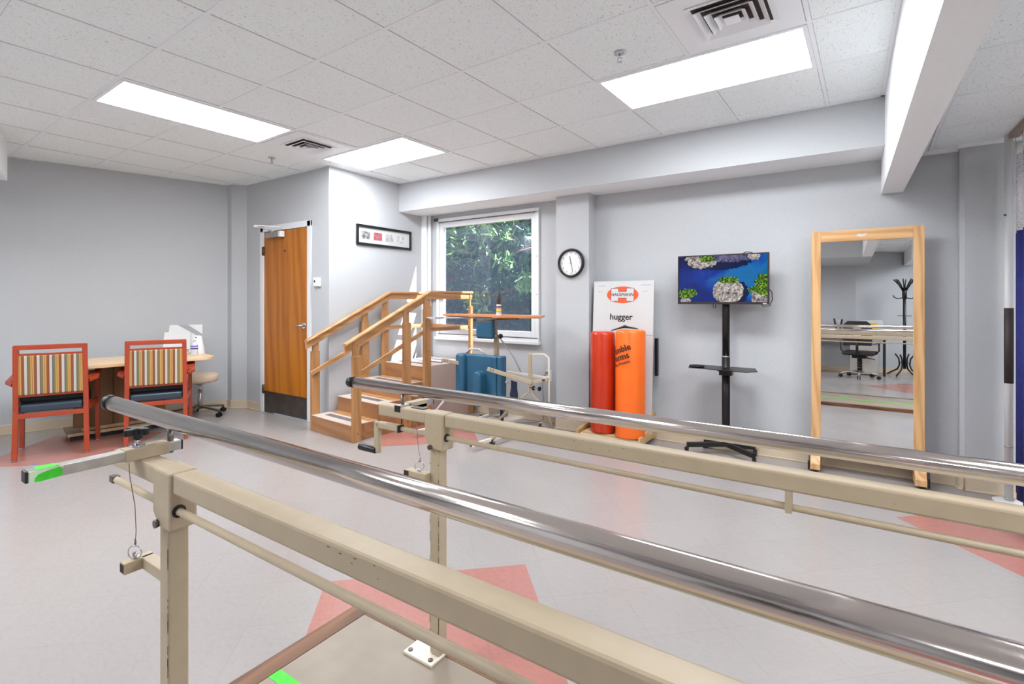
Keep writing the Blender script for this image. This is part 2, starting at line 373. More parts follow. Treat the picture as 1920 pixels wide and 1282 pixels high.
# ceiling: two heights, either side of the beam
cm = MB(); cm.box((-9, -5.6, CEIL), (.30, 4.91, CEIL + .08)); cm.box((.30, -5.6, CEIL_R), (4, 4.91, CEIL_R + .08)); struct(cm.build('ceiling', M['tile']))
nrm = Vector((lw.y, -lw.x))
def off(p, d): return (p.x - nrm.x * d, p.y - nrm.y * d)
prism_wall('wall_left', [tuple(LW0), tuple(LW2), off(LW2, .12), off(LW0, .12)], 0, 2.9)
prism_wall('wall_pillar', [(-6.56, 3.28), (-6.43, 3.28), (-6.27, YD + .02), (-6.27, 3.6), (-6.7, 3.6)], 0, 2.9)
DX0, DX1, DZ = -5.93, -4.98, 2.215      # door opening
wm = MB(); wm.box((-6.3, YD, 0), (DX0, YD + .14, 2.9)); wm.box((DX1, YD, 0), (XP - .14, YD + .14, 2.9)); wm.box((DX0, YD, DZ), (DX1, YD + .14, 2.9))
struct(wm.build('wall_door', M['wall']))
struct(B((XP - .14, YD, 0), (XP, 5.0, 2.9)).build('wall_picture', M['wall']))
WX0, WX1, WZ0, WZ1 = -4.40, -2.87, .885, 2.395   # window opening
wm = MB(); wm.box((XP - .1, YW, 0), (WX0, YW + .06, 2.9)); wm.box((WX1, YW, 0), (3.6, YW + .06, 2.9)); wm.box((WX0, YW, 0), (WX1, YW + .06, WZ0)); wm.box((WX0, YW, WZ1), (WX1, YW + .06, 2.9))
struct(wm.build('wall_window', M['wall']))
struct(B((3.5, -5.5, 0), (3.6, 5.0, 2.9)).build('wall_right', M['wall']))
prism_wall('wall_back', [(-8.6, -3.05), (.15, -3.05), (3.55, -5.3), (3.55, -5.45), (.1, -3.2), (-8.6, -3.2)], 0, 2.9)
struct(B((-2.57, 4.69, 0), (-2.19, YW + .02, 2.9)).build('wall_column_clock', M['wall']))
prism_wall('wall_column_right', [(.675, YW + .02), (.675, 4.80), (.70, 4.78), (1.6, 4.78), (1.6, YW + .02)], 0, 2.9)
# soffit along the window wall: grey front, underside whitened for the sun bounce on it
SY, SZ = 4.415, 2.455
sm = MB(); sm.box((XP - .02, SY, SZ), (.24, YW + .02, 2.9))
so = sm.build('soffit_window', [M['wall'], M['white_wall']])
for p in so.data.polygons:
    if p.normal.z < -.9: p.material_index = 1
struct(so)
# cross beam
bmx = B((.222, -1.0, 2.185), (.357, YW + .02, 2.9)).build('soffit_beam', [M['wall'], M['white_wall']])
for p in bmx.data.polygons:
    if p.normal.x < .9: p.material_index = 1
struct(bmx)
struct(B((-1.6, -3.1, 2.185), (.357, -1.0, 2.9)).build('soffit_back', M['wall']))
struct(B((.97, -4.6, 2.2), (1.14, -2.1, 2.9)).build('soffit_back_right', M['white_wall']))
# drop beam at far left, parallel to the left wall
c0 = Vector((-6.42, 1.255)); e = Vector((lw.y, -lw.x))
prism_wall('soffit_left', [tuple(c0), tuple(c0 + e * .6), tuple(c0 + e * .6 - lw * 3), tuple(c0 - lw * 3)], 2.455, 2.9, M['white_wall'])
struct(B((.357, YW - .03, CEIL_R - .028), (3.5, YW, CEIL_R)).build('trim_1', M['white_wall']))
struct(B((.66, 4.765, CEIL_R - .022), (1.7, 4.80, CEIL_R)).build('trim_2', M['white_wall']))

# suspended ceiling grid (turned 1.85 degrees against the walls)
T = .6182; GA = R(-1.85)
def lat(i, j):
    x, y = (i - 4.421) * T, (j + 1.882) * T
    return Vector((x * math.cos(GA) - y * math.sin(GA), x * math.sin(GA) + y * math.cos(GA)))
def clip(p, q, x0, x1, y0, y1):
    t0, t1 = 0., 1.; d = q - p
    for a, dd, lo, hi in ((p.x, d.x, x0, x1), (p.y, d.y, y0, y1)):
        if abs(dd) < 1e-9: continue
        a0, a1 = (lo - a) / dd, (hi - a) / dd
        if a0 > a1: a0, a1 = a1, a0
        t0 = max(t0, a0); t1 = min(t1, a1)
    return (p + d * t0, p + d * t1) if t1 > t0 else None
g = MB(); g2 = MB()
for (zz, x0, x1) in ((CEIL, -8.9, .222), (CEIL_R, .357, 3.5)):
    segs = [(lat(i, -14), lat(i, 8)) for i in range(-12, 14)] + [(lat(-14, j), lat(16, j)) for j in range(-12, 6)]
    for si, (p, q) in enumerate(segs):
        c = clip(p, q, x0, x1, -5.4, 4.86)
        if c:
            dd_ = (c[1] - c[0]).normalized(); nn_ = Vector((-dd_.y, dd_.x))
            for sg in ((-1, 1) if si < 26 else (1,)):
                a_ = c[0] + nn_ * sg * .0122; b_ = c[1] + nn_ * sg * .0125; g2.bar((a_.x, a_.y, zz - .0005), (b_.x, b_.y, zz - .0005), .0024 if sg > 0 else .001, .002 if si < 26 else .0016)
            g.bar((c[0].x, c[0].y, zz - .002), (c[1].x, c[1].y, zz - .002), .022, .006 if si < 26 else .0052)
struct(g.build('trim_3', M['grid']))
struct(g2.build('grid_shade_lines', M['gap']))  # dark strips drawn as the shade beside each grid bar
# wall angle along soffit, door wall and left wall
g = MB(); g.box((XP, SY - .022, CEIL - .006), (.222, SY, CEIL - .001)); g.box((-6.3, YD - .02, CEIL - .006), (XP, YD, CEIL - .001))
g.box((XP, YD, CEIL - .006), (XP + .02, SY, CEIL - .001)); g.box((.2, -2, CEIL - .006), (.222, SY, CEIL - .001))
struct(g.build('trim_4', M['grid']))

# baseboards
def baseb(name, pts, h=.1, t=.012):
    m = MB()
    for p, q in zip(pts, pts[1:]):
        p = Vector(p); q = Vector(q); d = (q - p).normalized(); n = Vector((d.y, -d.x)) * t
        m.prism([tuple(p), tuple(q), tuple(q + n), tuple(p + n)], 0, h)
        m.prism([tuple(p + n), tuple(q + n), tuple(q + n * 2), tuple(p + n * 2)], 0, .012)
    return struct(m.build(name, M['base'], bevel=.003))
baseb('baseboard_left', [tuple(LW2), tuple(LW0), (-6.56, 3.28), (-6.43, 3.28), (-6.27, YD)])
baseb('baseboard_door', [(-6.27, YD), (DX0 - .08, YD)])
baseb('baseboard_picture', [(DX1 + .08, YD), (XP, YD)]); baseb('baseboard_picture', [(XP, YD), (XP, YW)])
baseb('baseboard_window', [(XP, YW), (-2.57, YW), (-2.57, 4.69), (-2.19, 4.69), (-2.19, YW), (.675, YW), (.675, 4.80), (.70, 4.78), (1.6, 4.78)])
baseb('baseboard_right', [(3.5, YW), (3.5, -5.2)])
baseb('baseboard_back', [(3.5, -5.25), (.15, -3.05), (-8.4, -3.05)])

# ---- door
d = MB(); F = .058
d.box((DX0 - .03, YD - .018, 0), (DX0 + .035, YD + .1, DZ + .03)); d.box((DX1 - .035, YD - .018, 0), (DX1 + .03, YD + .1, DZ + .03)); d.box((DX0 - .03, YD - .018, DZ - .035), (DX1 + .03, YD + .1, DZ + .03))
struct(d.build('trim_5', M['trimwhite'], bevel=.004))
dl = MB().box((DX0 + .038, YD - .004, .012), (DX1 - .038, YD + .04, DZ - .038)).build('door_1', M['door'], bevel=.002)
struct(dl)
B((DX0 + .045, YD - .007, .014), (DX1 - .045, YD - .003, .26)).build('kick_plate', M['kick'], dl)
for z in (.28, 1.95): 
    h = MB(); h.cyl((DX0 + .036, YD - .012, z - .055), (DX0 + .036, YD - .012, z + .055), .009, n=12); h.box((DX0 + .01, YD - .02, z - .05), (DX0 + .036, YD - .012, z + .05)); h.build('hinge', M['kick'], dl)
h = MB(); hx = DX1 - .10; h.cyl((hx, YD - .004, 1.07), (hx, YD - .016, 1.07), .034, n=24); h.cyl((hx, YD - .016, 1.07), (hx, YD - .06, 1.07), .012, n=14)
h.tube([(hx, YD - .055, 1.07), (hx - .03, YD - .06, 1.07), (hx - .12, YD - .055, 1.065)], .010, 10); h.build('door_handle', M['chrome'], dl)
m = MB(); m.box((DX0 + .16, YD - .07, DZ - .12), (DX0 + .44, YD - .012, DZ - .055)); m.build('closer_body', M['alu'], dl, bevel=.008)
m = MB(); m.box((DX0 + .44, YD - .072, DZ - .122), (DX0 + .48, YD - .012, DZ - .053)); m.build('closer_cap', M['white'], dl, bevel=.006)
m = MB(); m.cyl((DX0 + .27, YD - .04, DZ - .055), (DX0 + .27, YD - .04, DZ - .03), .014); m.bar((DX0 + .27, YD - .04, DZ - .035), (-5.36, 2.98, DZ - .055), .022, .008); m.bar((-5.36, 2.98, DZ - .045), (DX0 + .42, YD - .03, DZ + .0), .018, .008); m.build('closer_arm', M['trimwhite'], dl)
m = MB(); m.box((-5.47, YD - .009, 1.92), (-5.445, YD - .003, 1.945)); m.build('door_viewer', M['kick'], dl)

# ---- window
wmb = MB(); o2 = .045; yf = YW - .015
def frame(m, x0, x1, z0, z1, w, y0, y1):
    m.box((x0, y0, z0), (x0 + w, y1, z1)); m.box((x1 - w, y0, z0), (x1, y1, z1)); m.box((x0 + w, y0, z0), (x1 - w, y1, z0 + w)); m.box((x0 + w, y0, z1 - w), (x1 - w, y1, z1))
frame(wmb, WX0, WX1, WZ0, WZ1, .045, YW - .03, YW + .055); 
win = struct(wmb.build('window_1', M['trimwhite'], bevel=.003))
m = MB(); frame(m, WX0 + .045, WX1 - .045, WZ0 + .05, WZ1 - .05, .062, YW - .012, YW + .03); m.build('window_sash', M['trimwhite'], win, bevel=.003)
B((WX0 + .10, YW + .015, WZ0 + .10), (WX1 - .10, YW + .021, WZ1 - .10)).build('window_pane', M['glass'], win)
m = MB(); m.box((WX0 + .03, YW - .034, WZ1 - .046), (WX1 - .01, YW - .028, WZ1 - .040)); m.box((WX0 + .03, YW - .034, WZ0 + .040), (WX1 - .01, YW - .028, WZ0 + .046)); m.build('shadow_gap', M['darkgap'], win)
m = MB(); m.box((WX0 - .015, YW - .055, WZ0 - .03), (WX1 + .015, YW, WZ0 + .004)); m.build('window_sill', M['trimwhite'], win, bevel=.004)
m = MB()
for z in (1.42, 1.85):
    for x in (WX0 + .03, WX1 - .022): m.cyl((x, YW - .032, z), (x, YW - .029, z), .005, n=8)
m.build('screw', M['kick'], win)
m = MB(); m.box((WX0 - .03, YW - .05, WZ1 - .03), (WX0 + .03, YW - .028, WZ1 + .01)); m.build('blind_bracket', M['kick'], win)
# boxed pipe strips in the corner left of the window
struct(B((XP, YW - .05, 0), (XP + .09, YW, SZ)).build('trim_6', M['white_wall'], bevel=.004))
struct(MB().cyl((XP + .13, YW - .03, 0), (XP + .13, YW - .03, SZ), .022).build('trim_7', M['white_wall']))

# ------------------------------------------------------------------ ceiling fixtures
def quad(m, i0, i1, j0, j1, z, ins=0):
    a, b, c, d_ = lat(i0, j0), lat(i1, j0), lat(i1, j1), lat(i0, j1); ctr = (a + c) / 2
    ux_ = (b - a).normalized(); uy_ = (d_ - a).normalized()
    return [a + ux_ * ins + uy_ * ins, b - ux_ * ins + uy_ * ins, c - ux_ * ins - uy_ * ins, d_ + ux_ * ins - uy_ * ins]
def light(i0, i1, j0, j1, label, z=None):
    z = z or CEIL
    q0 = quad(None, i0, i1, j0, j1, z, .012); q1 = quad(None, i0, i1, j0, j1, z, .036); c = (q0[0] + q0[2]) / 2
    t = thing('ceiling_light', label, 'light', (c.x, c.y, z), GA, 'fluorescent ceiling panels')
    inv = Matrix.Rotation(-GA, 4, 'Z') @ Matrix.Translation((-c.x, -c.y, 0))
    f = MB()
    for k in range(4):
        a, b_, cc, dd = q0[k], q0[(k + 1) % 4], q1[(k + 1) % 4], q1[k]
        vs = [inv @ Vector((p.x, p.y, h)) for h in (-.010, .0) for p in (a, b_, cc, dd)]
        f.add(vs, [(0, 1, 2, 3), (7, 6, 5, 4), (0, 4, 5, 1), (1, 5, 6, 2), (2, 6, 7, 3), (3, 7, 4, 0)])
    f.build('frame', M['grid'], t)
    g_ = MB(); vs = [inv @ Vector((p.x, p.y, h)) for h in (-.006, -.003) for p in q1]
    g_.add(vs, [(3, 2, 1, 0), (4, 5, 6, 7), (0, 1, 5, 4), (1, 2, 6, 5), (2, 3, 7, 6), (3, 0, 4, 7)]); g_.build('diffuser', M['lamp'], t)
light(2, 4, 3, 4, 'lit rectangular ceiling panel nearest the cross beam, below the large brown-edged air vent')
light(-3, -2, 0, 2, 'lit long ceiling panel at the left, pointing towards the small air vent')
light(-3, -1, 3, 4, 'lit ceiling panel above the picture wall corner, smallest looking of the three')
light(-6, -4, -3, -2, 'added, unseen lit ceiling panel at the far left of the room')  # added panel to keep the left side lit, none seen there
light(-1, 1, -3, -2, 'added, unseen lit ceiling panel behind the camera')  # added panel lighting the room from behind the view
light(-2, 0, -5, -4, 'added, unseen lit ceiling panel towards the back wall')  # added back panel, set where the mirror does not show it
light(6, 8, 2, 3, 'added, unseen lit ceiling panel right of the cross beam', CEIL_R)  # added panel to brighten the right column
light(6, 8, -1, 0, 'added, unseen lit ceiling panel right of the bars, beyond the beam', CEIL_R)  # added panel to light the floor and bars at the right
light(7, 9, -6, -5, 'added, unseen lit ceiling panel near the corner desk', CEIL_R)  # extra panel added for light, never in view
def vent(i, j, label, size=.34):
    c = (lat(i, j) + lat(i + 1, j + 1)) / 2
    t = thing('air_vent', label, 'vent', (c.x, c.y, CEIL), GA, 'square ceiling air vents')
    B((-.295, -.295, -.008), (.295, .295, -.001)).build('panel', M['grid'], t)
    s2 = size / 2
    B((-s2 + .02, -s2 + .02, -.0095), (s2 - .02, s2 - .02, -.0075)).build('duct_opening', M['brown_vent'], t)
    for k, (h, z0, z1) in enumerate(((s2, -.014, -.010), (s2 - .036, -.030, -.011), (s2 - .078, -.034, -.011), (s2 - .118, -.037, -.012))):
        m = MB(); w_ = .026; a = h; b_ = h - w_
        for q in range(4):
            Mx = Matrix.Rotation(q * PI / 2, 4, 'Z')
            vs = [(-a, -a, z0), (a, -a, z0), (b_, -b_, z1), (-b_, -b_, z1), (-a, -a, z0 + .003), (a, -a, z0 + .003), (b_, -b_, z1 + .003), (-b_, -b_, z1 + .003)]
            m.add([Mx @ Vector(v) for v in vs], [(0, 1, 2, 3), (7, 6, 5, 4), (0, 4, 5, 1), (1, 5, 6, 2), (2, 6, 7, 3), (3, 7, 4, 0)])
        m.build('louvre', M['grid'], t)
    a = s2 - .155; B((-a, -a, -.037), (a, a, -.032)).build('louvre', M['grid'], t)
vent(3, 2, 'large white square air vent with brown gaps beside the bright panel near the cross beam', .38)
vent(-3, 2, 'smaller looking white square air vent between the two left ceiling panels', .36)
def sprinkler(x, y, label):
    t = thing('sprinkler', label, 'sprinkler', (x, y, CEIL), 0, 'ceiling sprinklers')
    MB().lathe([(.034, -.004), (.034, -.008), (.02, -.016), (.012, -.018)]).build('escutcheon', M['chrome'], t)
    m = MB(); m.cyl((0, 0, -.016), (0, 0, -.032), .008, n=12)
    for s in (-1, 1): m.tube([(s * .008, 0, -.03), (s * .014, 0, -.042), (s * .006, 0, -.056)], .003, 8)
    m.build('body', M['chrome'], t)
    m = MB()
    for k in range(8): m.box((-.003, 0, -.0585), (.003, .015, -.056), Matrix.Rotation(k * PI / 4, 4, 'Z'))
    m.cyl((0, 0, -.059), (0, 0, -.055), .006, n=10); m.build('deflector', M['chrome'], t)
sprinkler(-1.106, 2.79, 'chrome ceiling sprinkler in the tile left of the large air vent')
sprinkler(-4.86, 2.88, 'dark looking ceiling sprinkler near the door wall, left of the small air vent')

# ------------------------------------------------------------------ wall things
def wall_pic():
    y0, y1, z0, z1 = 3.755, 4.61, 1.99, 2.228; yc, zc = (y0 + y1) / 2, (z0 + z1) / 2
    t = thing('framed_photos', 'long black-framed picture with four small photos on the pale wall', 'picture', (XP, yc, z0))
    hw, hh = (y1 - y0) / 2, (z1 - z0)
    m = MB()
    for lo, hi in (((.0, -hw, 0), (.022, hw, .028)), ((0, -hw, hh - .028), (.022, hw, hh)), ((0, -hw, .028), (.022, -hw + .028, hh - .028)), ((0, hw - .028, .028), (.022, hw, hh - .028))): m.box(lo, hi)
    m.build('frame', M['black'], t, bevel=.002)
    B((.002, -hw + .028, .028), (.008, hw - .028, hh - .028)).build('mat_board', M['paper'], t)
    for k, (c1, c2) in enumerate((((60, 60, 62), (190, 190, 190)), ((190, 50, 66), (150, 130, 130)), ((150, 150, 152), (215, 215, 215)), ((170, 170, 170), (222, 222, 220)))):
        yy = -hw + .135 + k * .18
        mm = speckle('photo_print_%d' % k, srgb(*c1), srgb(*c2), 26, .3, detail=5)
        B((.008, yy - .063, hh / 2 - .045), (.0095, yy + .063, hh / 2 + .045)).build('photo', mm, t)
wall_pic()
def clock():
    cx, cz, y = -2.385, 1.742, 4.69; r = .152
    t = thing('wall_clock', 'round wall clock with black rim and white face on the grey column', 'clock', (cx, y, cz))
    rot = Matrix.Rotation(R(90), 4, 'X')
    rim = MB()
    prof = [(r - .024, .0), (r - .004, .006), (r, .018), (r - .004, .034), (r - .014, .040), (r - .024, .036), (r - .026, .02)]
    n = 56; vs = []; fs = []
    for a, z in prof: vs += [rot @ Vector((a * math.cos(2 * PI * i / n), a * math.sin(2 * PI * i / n), z)) for i in range(n)]
    for k in range(len(prof)):
        a = k * n; b_ = ((k + 1) % len(prof)) * n; fs += [(a + i, a + (i + 1) % n, b_ + (i + 1) % n, b_ + i) for i in range(n)]
    rim.add(vs, fs, True); rim.build('rim', M['black'], t)
    MB().cyl((0, -.002, 0), (0, -.016, 0), r - .022, n=48).build('face', M['white'], t)
    dk = plain('clock_ink', srgb(60, 60, 62), .5)
    for h in range(1, 13):
        a = PI / 2 - h * PI / 6; rr = r - .047
        text_mesh('numeral', str(h), .026, dk, t, facing_minus_y(rr * math.cos(a), -.0165, rr * math.sin(a)), .0003)
    m = MB()
    for k in range(60):
        a = k * PI / 30; r0, r1 = r - .026, r - (.031 if k % 5 else .034)
        m.bar((r0 * math.cos(a), -.0167, r0 * math.sin(a)), (r1 * math.cos(a), -.0167, r1 * math.sin(a)), .0012, .0008, (0, 1, 0))
    m.build('minute_marks', dk, t)
    def hand(nm, deg, L, wd, back=.02, yy=-.019):
        a = PI / 2 - R(deg); m = MB(); m.bar((-back * math.cos(a), yy, -back * math.sin(a)), (L * math.cos(a), yy, L * math.sin(a)), wd, .001, (0, 1, 0)); m.build(nm, M['black'], t)
    hand('minute_hand', 167, .100, .0034); hand('hour_hand', 347, .072, .005); hand('second_hand', 263, .03, .001, .0, -.021)
    MB().cyl((0, -.016, 0), (0, -.023, 0), .005, n=12).build('hub', M['black'], t)
clock()
def thermostat():
    t = thing('thermostat', 'small white thermostat with dark display beside the door', 'thermostat', (-4.83, YD, 1.505))
    B((-.055, -.032, 0), (.055, 0, .10)).build('body', M['white'], t, bevel=.008)
    B((-.035, -.034, .045), (-.015, -.031, .07)).build('display', M['black'], t)
thermostat()
def outlet():
    t = thing('wall_outlet', 'white wall socket with a grey plug in its upper half', 'socket', (-2.752, YW, .46))
    B((-.036, -.006, 0), (.036, 0, .125)).build('cover_plate', M['white'], t, bevel=.003)
    for z in (.035, .09):
        m = MB(); m.cyl((0, -.009, z), (0, -.005, z), .016, n=20); m.build('receptacle', M['trimwhite'], t)
        m = MB(); m.box((-.007, -.0095, z - .004), (-.005, -.0088, z + .006)); m.box((.005, -.0095, z - .004), (.007, -.0088, z + .006)); m.build('slot', M['black'], t)
    m = MB(); m.cyl((-.006, -.008, .093), (-.012, -.04, .093), .017, .013, n=16); m.build('plug', M['cord'], t)
    tag(MB().tube([(-2.764, YW - .036, .553), (-2.79, YW - .05, .52), (-2.81, YW - .045, .40), (-2.80, YW - .03, .2), (-2.805, YW - .03, .03), (-2.86, YW - .10, .006), (-3.05, YW - .25, .006), (-3.1, YW - .42, .006), (-2.98, YW - .5, .006), (-2.9, YW - .62, .006), (-3.1, YW - .75, .006)], .0035, 8).build('power_cord', M['cord']), 'thin grey cord hanging from the wall socket to the floor', 'cord')
outlet()

# ------------------------------------------------------------------ parallel bars (foreground)
def parallel_bars():
    t = thing('parallel_bars', 'long walking bars of steel and cream enamel on a low platform in the foreground', 'parallel bars', (-1.745, .98, 0))
    bb = lambda lo, hi: B(lo, hi)
    X1 = 1.45
    bb((-1.762, .50, 0), (X1, 1.455, .04)).build('platform', M['platform'], t, True)
    pf = t.children[-1]
    bb((-1.768, .46, 0), (-1.684, 1.462, .0425)).build('edge_strip', M['trimwood'], pf, True, bevel=.003)
    bb((-1.684, 1.405, 0), (X1, 1.462, .0424)).build('edge_strip', M['trimwood_x'], pf, True, bevel=.003)
    bb((-1.684, .46, 0), (X1, .52, .0424)).build('edge_strip', M['trimwood_x'], pf, True, bevel=.003)
    bb((-1.683, .985, .0402), (X1 - .05, 1.030, .0412)).build('floor_tape', M['green'], pf, True)['label'] = 'green tape line'
    for side, (yp, xp, zt, yb, zb) in {'near': (.5475, -1.335, .962, .60, 1.042), 'far': (1.397, -1.262, .945, 1.40, 1.010)}.items():
        h = .0225
        sgn = 1
        post = bb((xp - h, yp - h, .055), (xp + h, yp + h, zt - .06)).build('post', M['cream'], t, True, bevel=.004)
        xr = 1.05
        post2 = bb((xr - h, yp - h, .055), (xr + h, yp + h, zt - .06)).build('post', M['cream'], t, True, bevel=.004)
        for xx in (xp, xr):
            px, py = xx - .045, yp - .005
            pl = bb((px - .07, py - .062, .04), (px + .07, py + .062, .052)).build('base_plate', M['palecream'], t, True, bevel=.003)
            for sx in (-.05, .05):
                for sy in (-.044, .044): MB().cyl((px + sx, py + sy, .052), (px + sx, py + sy, .056), .009, n=12).build('screw', M['kick'], pl, True)
            # bracket head
            hd = MB(); x0, x1 = xx - .043, xx + .049; zb0 = zt - .135
            hd.prism([(x0, zt), (x1, zt), (x1, zb0 + .0), (x0 + .03, zb0), (x0, zb0 + .03)], yp - .030, yp + .030, 'y')
            hd = hd.build('bracket_head', M['cream'], t, True, bevel=.006)
            MB().cyl((xx - .012, yp - .030, zb0 + .008), (xx - .012, yp - .038, zb0 + .008), .010, n=6).build('bolt', M['kick'], hd, True)
        rail = bb((xp + .052, yp - .026, zt - .047), (xr - .046, yp + .026, zt - .001)).build('rail', M['cream'], t, True, bevel=.006)
        arm = bb((xp - .30, yp - .025, zt - .046), (xp - .040, yp + .025, zt - .002)).build('rail_end', M['cream'], t, True, bevel=.006)
        # drive rod
        zr = zt - .090 if side == 'near' else zt - .087
        x_l = -1.66 if side == 'near' else -1.45
        rod = MB().cyl((x_l, yp - .012, zr), (1.25, yp - .012, zr), .0085, n=14).build('drive_rod', M['cream'], t, True)
        m = MB(); m.cyl((xp + .050, yp - .012, zr), (xp + .054, yp - .012, zr), .0145, n=16); m.build('bushing', M['black'], t, True)
        m = MB(); m.box((-.125, yp - .024, zr - .012), (-.110, yp - .002, zt - .046)); m.build('rod_clip', M['cream'], t, True)
        if side == 'near':
            MB().box((-1.675, yp - .021, zr - .009), (-1.648, yp - .003, zr + .009)).build('rod_end', M['kick'], t, True, bevel=.002)['label'] = 'bare metal rod end'
        else:
            ck = MB(); ck.box((-1.575, yp - .026, zr - .013), (-1.45, yp + .002, zr + .013)); ck.box((-1.588, yp - .026, zr - .115), (-1.560, yp - .006, zr + .013))
            ck = ck.build('crank', M['cream'], t, True, bevel=.006)
            MB().cyl((-1.578, yp - .02, zr - .105), (-1.665, yp - .03, zr - .098), .013, .016, n=12).build('crank_grip', M['black'], ck, True, bevel=.003)
            MB().box((-1.452, yp - .027, zr - .014), (-1.445, yp + .003, zr + .014)).build('collar', M['black'], ck, True)
            bb((-1.40, yp - .004, zt - .003), (-1.335, yp + .022, zt + .001)).build('label_plate', M['black'], arm, True)
        # cross slide with sleeve
        if side == 'near': xs, ya, yb_, yt0, yt1 = -1.487, .495, .592, .318, .622
        else: xs, ya, yb_, yt0, yt1 = -1.452, 1.425, 1.52, 1.372, 1.56
        zc = zt + .0135 if side == 'near' else zt - .008
        sl = bb((xs - .019, ya, zc - .0155), (xs + .019, yb_, zc + .0155)).build('sleeve', M['cream'], t, True, bevel=.003)
        if side == 'far': bb((xs - .019, yp + .0, zt - .04), (xs + .019, yb_, zc)).build('sleeve_mount', M['cream'], t, True)
        ct = bb((xs - .0145, yt0, zc - .0125), (xs + .0145, yt1, zc + .0125)).build('cross_tube', M['alu'], t, True, bevel=.002)
        for ye in (yt0, yt1): bb((xs - .015, ye - .003, zc - .013), (xs + .015, ye + .003, zc + .013)).build('end_cap', M['black'], ct, True, bevel=.002)
        sy_ = yb
        MB().cyl((xs, sy_, zc - .018), (xs, sy_, zb - .012), .0075, n=16).build('bar_stem', M['steel_base'], t, True)
        if side == 'near':
            gt = MB(); random.seed(3)
            outline = [(.330, -.0135), (.345, -.0137), (.372, -.012), (.3775, -.006), (.377, .004), (.371, .009), (.352, .0062), (.336, .002), (.331, -.006)]
            gt.prism([(y_, zc + z_) for y_, z_ in outline], xs + .0143, xs + .0158, 'x')
            gt.prism([(xs - .0145 + .029 * a_, y_) for a_, y_ in ((0, .335), (1, .333), (1, .372), (.8, .368), (.55, .373), (.3, .366), (0, .37))], zc + .0122, zc + .0134, 'z')
            gt = gt.build('tape', M['green'], ct, True); gt['label'] = 'torn bright green tape'
            gt2 = MB(); gt2.prism([(y_, zc + z_) for y_, z_ in ((.321, -.012), (.333, -.0135), (.331, -.004), (.340, .004), (.354, .0075), (.372, .0105), (.379, .006), (.379, .0115), (.36, .0125), (.33, .0125), (.322, .010))], xs + .0143, xs + .0153, 'x')
            gt2.build('tape_residue', M['green_pale'], ct, True)['label'] = 'pale torn tape residue'
            # star knob on the sleeve
            kx, ky, kz = xs - .006, .528, zc + .0155
            kn = MB(); n = 48; vs = []
            for z_ in (kz + .030, kz + .046):
                for i in range(n):
                    a = 2 * PI * i / n; rr = .0215 + .0125 * math.cos(4 * a) ; rr = max(rr, .013)
                    vs.append((kx + rr * math.cos(a + .35), ky + rr * math.sin(a + .35), z_))
            kn.add(vs, [tuple(range(n - 1, -1, -1)), tuple(range(n, 2 * n))] + [(i, (i + 1) % n, (i + 1) % n + n, i + n) for i in range(n)])
            kn.cyl((kx, ky, kz + .018), (kx, ky, kz + .032), .0115, n=20)
            kn = kn.build('knob', M['black'], t, True, bevel=.002)
            m = MB(); m.cyl((kx, ky, kz), (kx, ky, kz + .019), .006, n=14); m.cyl((kx, ky, kz), (kx, ky, kz + .003), .017, n=20); m.build('knob_bolt', M['chrome'], kn, True)
        # grab bar
        xl = -1.914 if side == 'near' else -1.775
        gb = MB().cyl((xl + .035, yb, zb), (1.5, yb, zb), .022, n=48).build('grab_bar', M['steel'], t, True)
        MB().lathe([(.0, 0), (.017, 0), (.0215, .003), (.0228, .008), (.0228, .036)], n=32, mat=Matrix.Translation((xl, yb, zb)) @ Matrix.Rotation(R(90), 4, 'Y')).build('bar_end_cap', M['black'], gb, True)
        MB().cyl((.95, yb, zt - .02), (.95, yb, zb - .01), .0075, n=16).build('bar_stem', M['steel_base'], t, True)
        bb((.935, min(yb, yp) - .03, zt), (.965, max(yb, yp) + .03, zt + .026)).build('sleeve', M['cream'], t, True)
        # storage socket on the post with pin and wire
        zs = .695
        if side == 'near':
            so_ = MB(); so_.box((xp - .155, yp - .014, zs - .014), (xp - .02, yp + .014, zs + .014)); so_.box((xp - .172, yp - .052, zs - .014), (xp - .144, yp + .014, zs + .014))
            so_ = so_.build('pin_socket', M['cream'], t, True, bevel=.002)
            bb((xp - .168, yp - .053, zs - .010), (xp - .148, yp - .050, zs + .010)).build('socket_opening', M['darkgap'], so_, True)
            rx, ry, rz_ = xp - .155, yp - .026, zs + .030; top = (xs + .01, ya + .01, zt - .006)
            mid = (xs + .045, ya + .01, .86)
        else:
            zs = .705
            so_ = bb((xp - .125, yp - .05, zs - .016), (xp - .02, yp - .016, zs + .016)).build('pin_socket', M['cream'], t, True, bevel=.002)
            bb((xp - .1265, yp - .046, zs - .012), (xp - .124, yp - .02, zs + .012)).build('socket_opening', M['darkgap'], so_, True)
            bb((xp - .128, yp - .0515, zs - .016), (xp - .105, yp - .0495, zs + .014)).build('socket_opening', M['darkgap'], so_, True)
            rx, ry, rz_ = xp - .062, yp - .036, zs + .036; top = (xp - .085, yp - .027, zt - .05); mid = (xp - .07, yp - .033, .80)
        ring = [(rx + .017 * math.cos(a) * .83, ry + .017 * math.cos(a) * .55, rz_ + .017 * math.sin(a)) for a in [2 * PI * i / 24 for i in range(24)]]
        pin = MB().tube(ring, .0014, 8, True).build('pin_ring', M['chrome'], t, True)
        MB().cyl((rx, ry, zs + .01), (rx, ry, zs + .030), .005, n=10).build('lock_pin', M['chrome'], pin, True)
        MB().tube([top, (top[0] * .9 + mid[0] * .1, top[1], top[2] - .03), mid, (mid[0] * .5 + rx * .5 + .008, (mid[1] + ry) / 2, .79 if side == 'near' else .77), (rx + .002, ry, rz_ + .017)], .0009, 6).build('wire', M['steel_base'], t, True)
